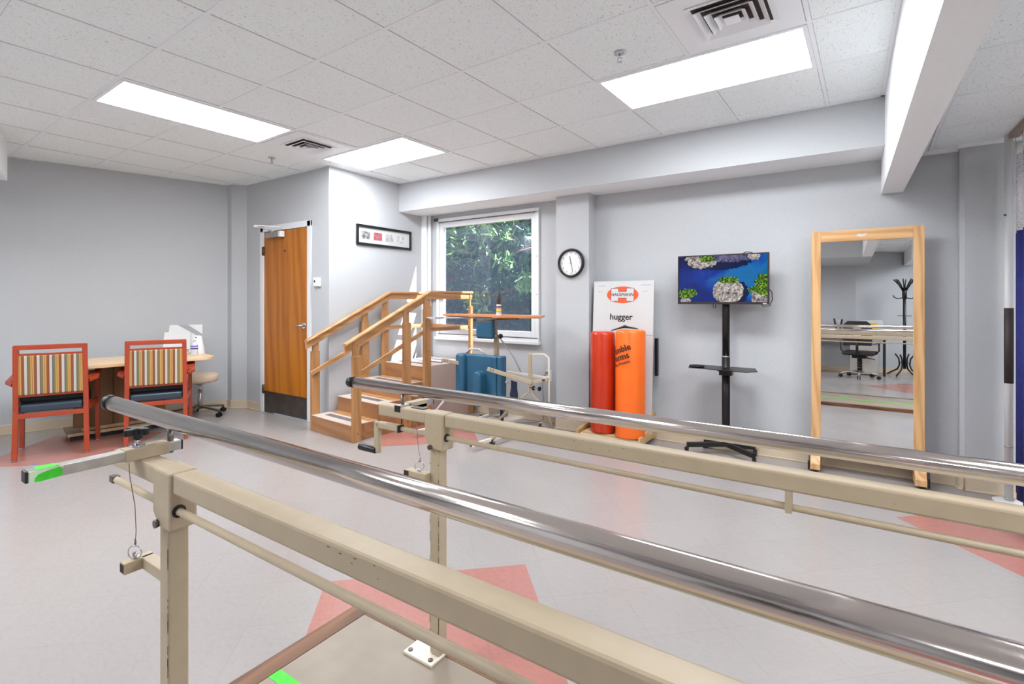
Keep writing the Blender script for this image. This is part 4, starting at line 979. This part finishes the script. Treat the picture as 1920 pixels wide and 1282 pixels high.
# ------------------------------------------------------------------ standing mirror
def mirror():
    th, tl = R(0), R(-.45)
    t = thing('standing_mirror', 'tall wheeled mirror in a pale oak frame beside the right column', 'mirror', (.116, 4.70, 0), th)
    up = Matrix.Translation((0, 0, .11)) @ Matrix.Rotation(tl, 4, 'X')
    w2, h = .355, 1.795
    def fb(nm, lo, hi, mat, bev=.003): m = MB().box(lo, hi, up); return m.build(nm, mat, t, bevel=bev)
    fb('frame_upright', (-w2, -.012, 0), (-w2 + .065, .022, h), M['oakframe']); fb('frame_upright', (w2 - .065, -.012, 0), (w2, .022, h), M['oakframe'])
    fb('frame_rail', (-w2 + .065, -.012, h - .088), (w2 - .065, .022, h), M['oakframe_x']); fb('frame_rail', (-w2 + .065, -.012, 0), (w2 - .065, .022, .06), M['oakframe_x'])
    fb('glass', (-w2 + .065, -.002, .06), (w2 - .065, .008, h - .088), M['mirror'], 0)
    m = MB(); m.prism([(-.06 + .0, h - .046), (-.04, h - .036), (-.015, h - .040), (.012, h - .034), (.0, h - .050), (-.03, h - .058)], -.014, -.012, 'y'); m.xf(up); m.build('maker_label', M['paper'], t)
    for s in (-1, 1):
        x = s * (w2 - .03)
        ft = MB(); ft.prism([(-.10, .025), (.11, .025), (.11, .10), (.03, .16), (-.03, .16), (-.10, .07)], x - .035, x + .035, 'x'); ft = ft.build('foot', M['oakframe'], t, bevel=.003)
        br = MB(); pts = [(-.105, .02), (.11, .02), (.11, .08), (.04, .20), (.02, .26), (-.012, .255), (-.03, .18), (-.105, .09)]
        xo = x + s * .037; br.prism(pts, min(xo, xo + s * .012), max(xo, xo + s * .012), 'x'); br.build('brace', M['blackm'], t, bevel=.002)
        for y in (-.07, .08): MB().cyl((x - .014, y, .018), (x + .014, y, .018), .018, n=14).build('caster', M['black'], t)
mirror()

# ------------------------------------------------------------------ curtain, track and pole at the right edge
def support_pole():
    t = thing('support_pole', 'white floor to ceiling pole with a black grip at the right column', 'pole', (.905, 4.66, 0))
    MB().cyl((0, 0, .004), (0, 0, CEIL_R - .001), .0225, n=28).build('pole', M['white'], t)
    MB().cyl((0, 0, .80), (0, 0, 1.305), .0245, n=28).build('grip', plain('pole_grip', srgb(62, 52, 52), .6), t)
    MB().lathe([(0, 0), (.082, 0), (.084, .006), (.07, .012), (.026, .016)]).build('floor_plate', M['white'], t)
    MB().lathe([(.026, .02), (.026, .03), (.0235, .03)]).build('ring', M['alu'], t)
    MB().lathe([(.0235, .37), (.0245, .372), (.0245, .378), (.0235, .38)]).build('joint_ring', M['alu'], t)
    MB().cyl((-.018, -.014, 1.93), (-.026, -.020, 1.93), .006, n=6).build('set_screw', M['kick'], t)
support_pole()
def mesh_top_mat():
    m, nt, b = newmat('curtain_mesh'); b.inputs['Base Color'].default_value = srgb(226, 226, 230); b.inputs['Roughness'].default_value = .8
    tc = N(nt, 'ShaderNodeTexCoord'); mp = N(nt, 'ShaderNodeMapping'); mp.inputs['Scale'].default_value = (1, 60, 60); nt.links.new(tc.outputs['Object'], mp.inputs[0])
    v = N(nt, 'ShaderNodeTexVoronoi'); v.inputs['Randomness'].default_value = 0; v.inputs['Scale'].default_value = 1; nt.links.new(mp.outputs[0], v.inputs[0])
    g = N(nt, 'ShaderNodeMath', operation='GREATER_THAN'); g.inputs[1].default_value = .34; nt.links.new(v.outputs['Distance'], g.inputs[0]); nt.links.new(g.outputs[0], b.inputs['Alpha']); return m
def curtain():
    t = thing('cubicle_curtain', 'royal blue cubicle curtain with white mesh top at the right edge', 'curtain', (.918, 4.60, 0))
    def sheet(z0, z1, y0=0, y1=-.75, n=70, amp=.022):
        pts = []
        for i in range(n + 1):
            f = i / n; y = y0 + (y1 - y0) * f; pts.append((amp * math.sin(f * 23) + .010 * math.sin(f * 9 + 1), y))
        m = MB(); vs = []; fs = []
        zs = [z0, z1]
        for z in zs: vs += [(x, y, z) for x, y in pts]
        k = n + 1
        for z in zs: vs += [(x + .0015, y, z) for x, y in pts]
        fs += [(i, i + 1, k + i + 1, k + i) for i in range(n)] + [(2 * k + i + 1, 2 * k + i, 3 * k + i, 3 * k + i + 1) for i in range(n)]
        fs += [(0, k, 3 * k, 2 * k), (k - 1, 3 * k - 1, 4 * k - 1, 2 * k - 1)] + [(i, 2 * k + i, 2 * k + i + 1, i + 1) for i in range(n)] + [(k + i, k + i + 1, 3 * k + i + 1, 3 * k + i) for i in range(n)]
        m.add(vs, fs, True); return m
    sheet(.09, 1.80).build('blue_panel', M['curtainblue'], t)
    sheet(1.80, 2.29).build('mesh_panel', mesh_top_mat(), t); sheet(2.29, 2.36).build('header', M['white'], t)
    m = MB()
    for k in range(5): m.tube([(.0, -.03 - k * .15, 2.35), (.006, -.03 - k * .15, 2.38), (0, -.03 - k * .15, 2.43)], .002, 6)
    m.build('hooks', M['alu'], t)
curtain()
tag(B((.895, 2.7, CEIL_R - .035), (.945, 4.62, CEIL_R - .006)).build('curtain_track', plain('track_brown', srgb(150, 132, 122), .5)), 'brownish ceiling track carrying the blue curtain', 'curtain track')

# ------------------------------------------------------------------ table, chairs, stool
TA = R(-10)
def table():
    t = thing('therapy_table', 'long maple topped table with rounded corners along the left wall', 'table', (-6.075, 2.02, 0), TA)
    # local: x towards the room, y along the table
    m = MB(); m.prism(rrect(.75, 1.50, .13, 8), .728, .760, 'z'); m.build('tabletop', M['tabletop'], t, bevel=.004, seg=3)
    m = MB(); m.box((-.20, -.36, .10), (-.16, .40, .728)); m.box((-.24, -.05, .10), (-.12, .12, .728)); m.build('pedestal', M['tablebase'], t, bevel=.003)
    m = MB(); m.box((-.46, -.41, .045), (-.06, .44, .07)); m.build('base_board', M['tablebase'], t, bevel=.002)
    B((-.062, -.41, .044), (-.050, .44, .071)).build('edge_strip', M['ply'], t)
    m = MB(); m.box((-.42, -.30, .07), (-.12, .40, .10)); m.build('base_board', M['ply'], t, bevel=.002)
    m = MB(); m.box((-.44, -.39, .0), (-.08, .42, .045)); m.build('plinth', M['black'], t)
    m = MB(); m.box((.10, -.30, .70), (.22, -.24, .728)); m.build('bracket', M['alu'], t)
    m = MB(); m.box((-.30, -.45, .69), (.28, -.40, .728)); m.box((-.30, .45, .69), (.28, .50, .728)); m.build('support_rail', M['black'], t)
table()
def armchair(label):
    # local: x across (right when seen from behind), +y towards the front, origin between the rear feet
    t = thing('armchair', label, 'chair', (0, 0, 0), 0, 'red striped armchairs at the table')
    Rr = M['red']; hw = .233
    def leg(pts, w=.036, d=.045):
        m = MB()
        for p, q in zip(pts, pts[1:]): m.bar(p, q, w, d, (0, 1, 0))
        return m
    for s in (-1, 1):
        l_ = leg([(s * hw, 0, .012), (s * (hw - .006), .02, .42), (s * (hw - .012), -.02, .975)]).build('rear_leg', Rr, t, bevel=.003)
        MB().cyl((s * hw, 0, 0), (s * hw, 0, .012), .016, n=14).build('glide', M['alu'], l_)
        f_ = leg([(s * (hw + .035), .47, .012), (s * (hw + .03), .455, .685)], .034, .040).build('front_leg', Rr, t, bevel=.003)
        MB().cyl((s * (hw + .035), .47, 0), (s * (hw + .035), .47, .012), .016, n=14).build('glide', M['alu'], f_)
        a_ = MB(); a_.prism([(s * (hw + .0), .03), (s * (hw + .02), .0), (s * (hw + .075), .10), (s * (hw + .075), .48), (s * (hw + .0), .48)], .628, .655, 'z'); a_.v = [Vector((v.x, v.y, v.z + v.y * .14)) for v in a_.v]; a_.build('armrest', Rr, t, bevel=.004)
        MB().bar((s * (hw - .01), .0, .672), (s * (hw + .03), .10, .668), .028, .022).build('arm_link', Rr, t)
        MB().bar((s * (hw - .005), .02, .395), (s * (hw + .03), .46, .395), .024, .045).build('side_rail', Rr, t, bevel=.002)
    MB().box((-hw, -.042, .938), (hw, .0, .978)).build('top_rail', Rr, t, bevel=.003)
    MB().box((-hw + .02, -.026, .885), (hw - .02, -.002, .905)).build('back_rail', Rr, t, bevel=.002); MB().box((-hw + .02, .0, .535), (hw - .02, .022, .555)).build('back_rail', Rr, t, bevel=.002)
    MB().box((-hw + .016, -.006, .355), (hw - .016, .03, .395)).build('rear_rail', Rr, t, bevel=.002)
    MB().box((-hw - .02, .44, .36), (hw + .02, .47, .41)).build('front_rail', Rr, t, bevel=.002)
    m = MB(); vs = []
    m.add([(-hw + .022, -.012, .552), (hw - .022, -.012, .552), (hw - .022, -.034, .888), (-hw + .022, -.034, .888), (-hw + .022, .035, .552), (hw - .022, .035, .552), (hw - .022, .012, .888), (-hw + .022, .012, .888)],
          [(0, 1, 2, 3), (7, 6, 5, 4), (0, 4, 5, 1), (1, 5, 6, 2), (2, 6, 7, 3), (3, 7, 4, 0)]); m.build('back_cushion', M['stripe'], t, bevel=.010, seg=3)
    MB().box((-hw + .03, -.004, .402), (hw - .03, .10, .470)).build('seat_bolster', M['navy'], t, bevel=.018, seg=4)
    MB().box((-hw + .016, .08, .40), (hw - .016, .46, .50)).build('seat', M['darkseat'], t, bevel=.02, seg=4)
    B((-hw + .02, .05, .485), (hw - .02, .44, .545)).build('seat_cushion', M['darkseat'], t, bevel=.015)
    return t
def put_chair(t, xl, yl, xr, yr):
    # rear feet left/right positions on the floor (left as seen from behind)
    a = math.atan2(yr - yl, xr - xl); t.location = ((xl + xr) / 2, (yl + yr) / 2, 0); t.rotation_euler = (0, 0, a)
ch1 = armchair('red armchair with striped back, the left one, nearer the corner of the photo')
put_chair(ch1, -5.807, 1.178, -5.635, 1.611)
ch2 = copy_tree(ch1); ch2['label'] = 'red armchair with striped back, the right one, beside the cream stool'
put_chair(ch2, -5.567, 1.877, -5.375, 2.306)
def stool():
    t = thing('rolling_stool', 'round cream seated stool on a five-wheeled base at the table end', 'stool', (-6.32, 2.86, 0))
    MB().lathe([(0, .40), (.17, .40), (.185, .41), (.19, .43), (.19, .465), (.18, .485), (.15, .492), (0, .494)], n=44).build('seat', M['stool'], t)
    m = MB(); m.cyl((0, 0, .37), (0, 0, .40), .045, .055, 20); m.build('seat_bracket', M['alu'], t)
    MB().cyl((0, 0, .08), (0, 0, .30), .026, n=20).build('column', M['alu'], t); MB().cyl((0, 0, .28), (0, 0, .38), .016, n=16).build('piston', M['chrome'], t)
    for k in range(5):
        a = 2 * PI * k / 5 + .35; dx, dy = math.cos(a), math.sin(a)
        MB().bar((.02 * dx, .02 * dy, .11), (.27 * dx, .27 * dy, .075), .028, .022).build('leg', M['steel_base'], t, bevel=.004)
        x, y = .27 * dx, .27 * dy; c = MB()
        for s in (-1, 1): c.cyl((x + s * .012 * -dy - .000, y + s * .012 * dx, .026), (x + s * .024 * -dy, y + s * .024 * dx, .026), .026, n=16)
        c = c.build('caster', M['black'], t); MB().cyl((x, y, .03), (x, y, .075), .012, n=12).build('caster_stem', M['black'], c)
stool()
# things on the table
def on_table(x, y): # local table coords to world
    v = Matrix.Rotation(TA, 4, 'Z') @ Vector((x, y, 0)); return (-6.075 + v.x, 2.02 + v.y)
def brochures():
    x, y = -6.21, 2.63; t = thing('leaflet_holder', 'grey and white leaflets leaning in a holder at the right end of the table', 'leaflet holder', (x, y, .762), R(60))
    # local x across, facing -y
    mt = Matrix.Rotation(R(-12), 4, 'X')
    for k, (dx, w_, h_) in enumerate(((-.06, .26, .24), (.02, .33, .325))):
        m = MB().prism([(dx - w_ / 2 - .02 * k, .004), (dx + w_ / 2, .004), (dx + w_ / 2 - .004, h_), (dx - w_ / 2 + .012, h_)], .02 * k, .02 * k + .008, 'y').xf(mt); m.build('leaflet', M['paper'], t)
    lf = t.children[-1]
    m = MB().prism([(-.06, .3245), (.04, .3245), (.180, .215), (.180, .165)], .0185, .0198, 'y').xf(mt); m.build('printed_band', M['grey_paper'], lf)
    m = MB().prism([(-.08, .012), (.06, .012), (.06, .045), (-.08, .045)], -.0015, -.0002, 'y').xf(mt); m.build('printed_band', M['grey_paper'], t)
    B((-.18, -.05, 0), (.18, .06, .006)).build('holder_base', M['clear'], t)
brochures()
def sanitizer():
    x, y = on_table(.13, .60); t = thing('sanitizer_bottle', 'clear pump bottle with a blue and white label beside the leaflets', 'bottle', (x, y, .7605))
    MB().lathe([(0, 0), (.033, 0), (.035, .006), (.035, .10), (.028, .13), (.013, .145), (.013, .15)]).build('bottle', M['clear'], t)
    MB().lathe([(.0355, .07), (.0355, .108)]).build('label', plain('blue_label', srgb(92, 80, 170), .4), t)
    MB().lathe([(.0357, .083), (.0357, .095)]).build('label_stripe', M['paper'], t)
    m = MB(); m.cyl((0, 0, .15), (0, 0, .18), .012, n=16); m.bar((0, 0, .182), (.03, -.01, .180), .012, .008); m.build('pump', M['white'], t)
sanitizer()
def spray():
    x, y = on_table(.0, .672); t = thing('wipes_tub', 'white tapered tub with black lid dot behind the pump bottle', 'bottle', (x, y, .7605))
    MB().lathe([(0, 0), (.062, 0), (.063, .005), (.034, .195), (.02, .205), (0, .206)]).build('tub', M['white'], t)
    MB().ball((.012, -.028, .185), .009, 10).build('lid_spout', M['black'], t)
spray()
tag(MB().prism([(-5.60, 1.235), (-5.575, 1.238), (-5.56, 1.262), (-5.585, 1.258)], .0003, .0012, 'z').build('paper_scrap', plain('blue_scrap', srgb(96, 100, 190), .6)), 'tiny blue scrap on the floor left of the green tape', 'scrap')

# ------------------------------------------------------------------ far corner, seen in the mirror
def office_chair():
    t = thing('office_chair', 'black mesh office chair on a silver five-star base, reflected in the mirror', 'chair', (.20, -2.12, 0), R(10))
    K = M['deskdark']
    for k in range(5):
        a = 2 * PI * k / 5 + .2; dx, dy = math.cos(a), math.sin(a)
        MB().tube([(.03 * dx, .03 * dy, .12), (.16 * dx, .16 * dy, .11), (.31 * dx, .31 * dy, .075)], [.02, .017, .013], 10).build('leg', M['alu'], t)
        x, y = .31 * dx, .31 * dy; c = MB()
        for s in (-1, 1): c.cyl((x - s * .010 * dy, y + s * .010 * dx, .03), (x - s * .026 * dy, y + s * .026 * dx, .03), .03, n=16)
        c.build('caster', M['black'], t)
    m = MB()
    for k in range(5): m.cyl((0, 0, .10 + k * .055), (0, 0, .155 + k * .055), .045, .032, 20)
    m.build('bellows', M['black'], t)
    B((-.11, -.10, .37), (.11, .12, .42)).build('mechanism', M['black'], t, bevel=.01)
    MB().tube([(.06, .02, .39), (.20, .06, .37), (.25, .10, .36)], .008, 8).build('lever', M['black'], t)
    B((-.25, -.24, .43), (.25, .24, .50)).build('seat', K, t, bevel=.03, seg=4)
    bk = MB().prism([(-.22, .62), (.22, .62), (.235, .85), (.22, 1.0), (.15, 1.07), (-.15, 1.07), (-.22, 1.0), (-.235, .85)], .22, .26, 'y').build('backrest', K, t, bevel=.015, seg=3)
    B((-.06, .262, .78), (.06, .27, .96)).build('back_vent', M['panelgrey'], bk)
    MB().tube([(0, .10, .42), (0, .26, .46), (0, .27, .75)], .022, 10).build('back_support', M['black'], t)
    for s in (-1, 1):
        MB().tube([(s * .24, .02, .45), (s * .30, .02, .52), (s * .30, .02, .66)], .014, 8).build('arm_post', M['black'], t)
        B((s * .30 - .035, -.14, .66), (s * .30 + .035, .14, .69)).build('arm_pad', M['black'], t, bevel=.01)
office_chair()
def coat_rack():
    t = thing('coat_rack', 'black metal coat rack with curved hooks, reflected at the right of the mirror', 'coat rack', (.93, -2.93, 0))
    K = M['black']
    MB().cyl((0, 0, .14), (0, 0, 1.58), .026, n=18).build('pole', K, t); MB().cyl((0, 0, 1.50), (0, 0, 1.72), .038, n=18).build('hook_collar', K, t)
    for k in range(8):
        a = 2 * PI * k / 8 + .2; c, s = math.cos(a), math.sin(a)
        MB().tube([(.03 * c, .03 * s, 1.66), (.09 * c, .09 * s, 1.78), (.17 * c, .17 * s, 1.88)], .011, 8).build('hook', K, t)
        if k % 2 == 0: MB().tube([(.03 * c, .03 * s, 1.52), (.10 * c, .10 * s, 1.50), (.16 * c, .16 * s, 1.53), (.18 * c, .18 * s, 1.57)], .009, 8).build('hook', K, t)
    for k in range(4):
        a = 2 * PI * k / 4 + .5; c, s = math.cos(a), math.sin(a)
        MB().tube([(.16 * c, .16 * s, .42), (.10 * c, .10 * s, .34), (.085 * c, .085 * s, .22), (.12 * c, .12 * s, .13), (.30 * c, .30 * s, .015)], .014, 8).build('leg', K, t)
        MB().bar((0, 0, .26), (.09 * c, .09 * s, .26), .012, .012).build('leg_link', K, t)
    MB().bar((-.11, 0, 1.17), (.11, 0, 1.17), .012, .012).build('peg', K, t)
coat_rack()
def desk():
    t = thing('corner_desk', 'dark topped desk with grey end panel in the corner, reflected in the mirror', 'desk', (-.05, -2.72, 0))
    B((-.65, -.28, .70), (.70, .14, .735)).build('desktop', M['deskdark'], t, bevel=.004)
    B((-.60, -.2, 0), (-.57, .2, .70)).build('end_panel', M['panelgrey'], t); B((.10, .10, .06), (.55, .12, .56)).build('drawer_front', M['panelgrey'], t, bevel=.003); B((.10, -.25, .02), (.55, .10, .60)).build('drawer_unit', M['panelgrey'], t, bevel=.003)
    B((.64, -.2, 0), (.67, .12, .70)).build('end_panel', M['deskdark'], t)
desk()
def pen_box():
    t = thing('desk_organizer', 'black desk organiser with upright dividers on the corner desk', 'organizer', (-.10, -2.80, .736))
    B((-.10, -.08, 0), (.22, .08, .14)).build('tray', M['deskdark'], t, bevel=.005)
    MB().bar((-.08, 0, .14), (-.12, 0, .36), .03, .03).build('divider', M['black'], t); MB().bar((-.02, 0, .14), (.02, 0, .35), .03, .03).build('divider', M['black'], t)
    B((-.06, -.01, .12), (-.02, .01, .34)).build('paper', M['paper'], t)
pen_box()
def bag():
    t = thing('paper_bag', 'white bag printed with a yellow square on the corner desk', 'bag', (.40, -2.72, .736), R(-8))
    m = MB(); m.add([(-.20, -.06, 0), (.20, -.06, 0), (.20, .06, 0), (-.20, .06, 0), (-.19, -.02, .33), (.18, -.02, .34), (.18, .02, .34), (-.19, .02, .33)], [(0, 3, 2, 1), (4, 5, 6, 7), (0, 1, 5, 4), (1, 2, 6, 5), (2, 3, 7, 6), (3, 0, 4, 7)])
    b_ = m.build('bag', M['paper'], t, bevel=.01)
    m = MB(); m.add([(-.18, .0605, .03), (.09, .0605, .03), (.09, .028, .29), (-.18, .028, .29), (-.18, .062, .03), (.09, .062, .03), (.09, .0295, .29), (-.18, .0295, .29)], [(0, 3, 2, 1), (4, 5, 6, 7), (0, 1, 5, 4), (1, 2, 6, 5), (2, 3, 7, 6), (3, 0, 4, 7)]); m.build('yellow_print', M['yellow'], b_)
bag()
tag(MB().ball((-.02, -2.63, .757), .032, 14, (1.3, 1, .7)).build('red_mug', M['redpaint']), 'small red object on the corner desk edge', 'ornament')

# ------------------------------------------------------------------ outside the window
def outside():
    go = B((-16, 5.0, -.25), (8, 22, -.15)).build('ground', M['soil']); go['kind'] = 'structure'
    def leaves(c, rad, n, size, seed, elong=1.9):
        rnd = random.Random(seed); m = MB()
        for _ in range(n):
            while True:
                p = Vector((rnd.uniform(-1, 1), rnd.uniform(-1, 1), rnd.uniform(-1, 1)))
                if p.length < 1: break
            p = Vector((c[0] + p.x * rad[0], c[1] + p.y * rad[1], c[2] + p.z * rad[2]))
            e_ = Euler((rnd.uniform(-1.2, 1.2), rnd.uniform(-1.2, 1.2), rnd.uniform(0, 6.28))); q = e_.to_matrix()
            s = size * rnd.uniform(.6, 1.3); L = s * elong
            vs = [q @ Vector(v) for v in ((-L, 0, 0), (-L * .3, s * .42, s * .1), (L * .5, s * .36, s * .08), (L, 0, -s * .12), (L * .5, -s * .36, s * .08), (-L * .3, -s * .42, s * .1), (0, 0, -.02 * s))]
            m.add([p + v for v in vs], [(0, 1, 6), (1, 2, 6), (2, 3, 6), (3, 4, 6), (4, 5, 6), (5, 0, 6)])
        return m
    t = thing('laurel_tree', 'leafy dark green tree with a leaning reddish trunk outside the window', 'tree', (-5.6, 6.9, -.15))
    MB().tube([(-6.75, 7.0, -.15), (-6.3, 6.95, 1.2), (-5.75, 6.9, 2.2), (-5.1, 6.85, 3.2)], [.13, .11, .10, .08], 12).build('trunk', M['bark'], t, True)
    for k, pts in enumerate((((-5.9, 6.9, 2.0), (-5.2, 6.6, 2.0), (-4.6, 6.4, 2.25)), ((-6.2, 6.95, 1.5), (-5.5, 6.7, 1.35), (-5.0, 6.5, 1.55)), ((-5.3, 6.85, 2.9), (-4.6, 6.8, 2.5), (-4.1, 6.6, 2.6)))): MB().tube(pts, [.03, .02, .008], 8).build('branch', M['bark'], t, True)
    leaves((-5.0, 7.0, 2.3), (1.8, .6, 1.0), 2600, .055, 1).build('crown', M['leaf'], t, True)['kind'] = 'stuff'
    leaves((-5.4, 6.5, 2.5), (1.2, .35, .6), 700, .05, 2).build('crown', M['leaf2'], t, True)['kind'] = 'stuff'
    for k, (x, y, z, r_, n_) in enumerate(((-3.35, 6.6, 2.15, .42, 360), (-3.95, 6.3, 1.62, .22, 120), (-4.35, 6.3, 1.95, .20, 80), (-5.6, 6.4, 2.2, .45, 300), (-3.6, 6.5, 1.2, .25, 60), (-4.9, 6.4, 1.3, .3, 70))):
        MB().tube([(x + .5, y + .3, z + .25), (x + .2, y + .1, z + .15), (x, y, z)], [.02, .012, .005], 8).build('branch', M['bark'], t, True)
        leaves((x, y, z), (r_, r_ * .6, r_ * .7), n_, .036, 20 + k).build('leaf_spray', M['leaf2'], t, True)['kind'] = 'stuff'  # sprays coloured as if the sun caught them
    t = thing('back_hedge', 'dense dark hedge filling the view behind the tree outside', 'hedge', (-5.5, 9.0, -.15))
    leaves((-6.0, 9.2, 1.6), (5.0, .7, 2.6), 9000, .10, 3).build('foliage', M['leaf'], t, True)['kind'] = 'stuff'
    MB().box((-12, 9.6, -.15), (0, 10.6, 4.6)).build('inner_growth', M['leaf'], t, True, bevel=.4)
    for k, (x, y, z, r_, n_, lb) in enumerate(((-5.9, 5.95, .95, .45, 380, 'mid green shrub at the lower left of the window'), (-3.4, 5.95, .62, .45, 420, 'dark low shrub at the lower right of the window'))):
        t = thing('garden_shrub', lb, 'shrub', (x, y, -.15))
        MB().tube([(x + .1, y + .1, -.15), (x + .04, y + .05, z * .5), (x, y, z)], [.02, .014, .006], 8).build('stem', M['bark'], t, True)
        leaves((x, y, z), (r_, r_ * .7, r_ * .8), n_, .045, 40 + k).build('foliage', M['leaf'], t, True)['kind'] = 'stuff'
outside()
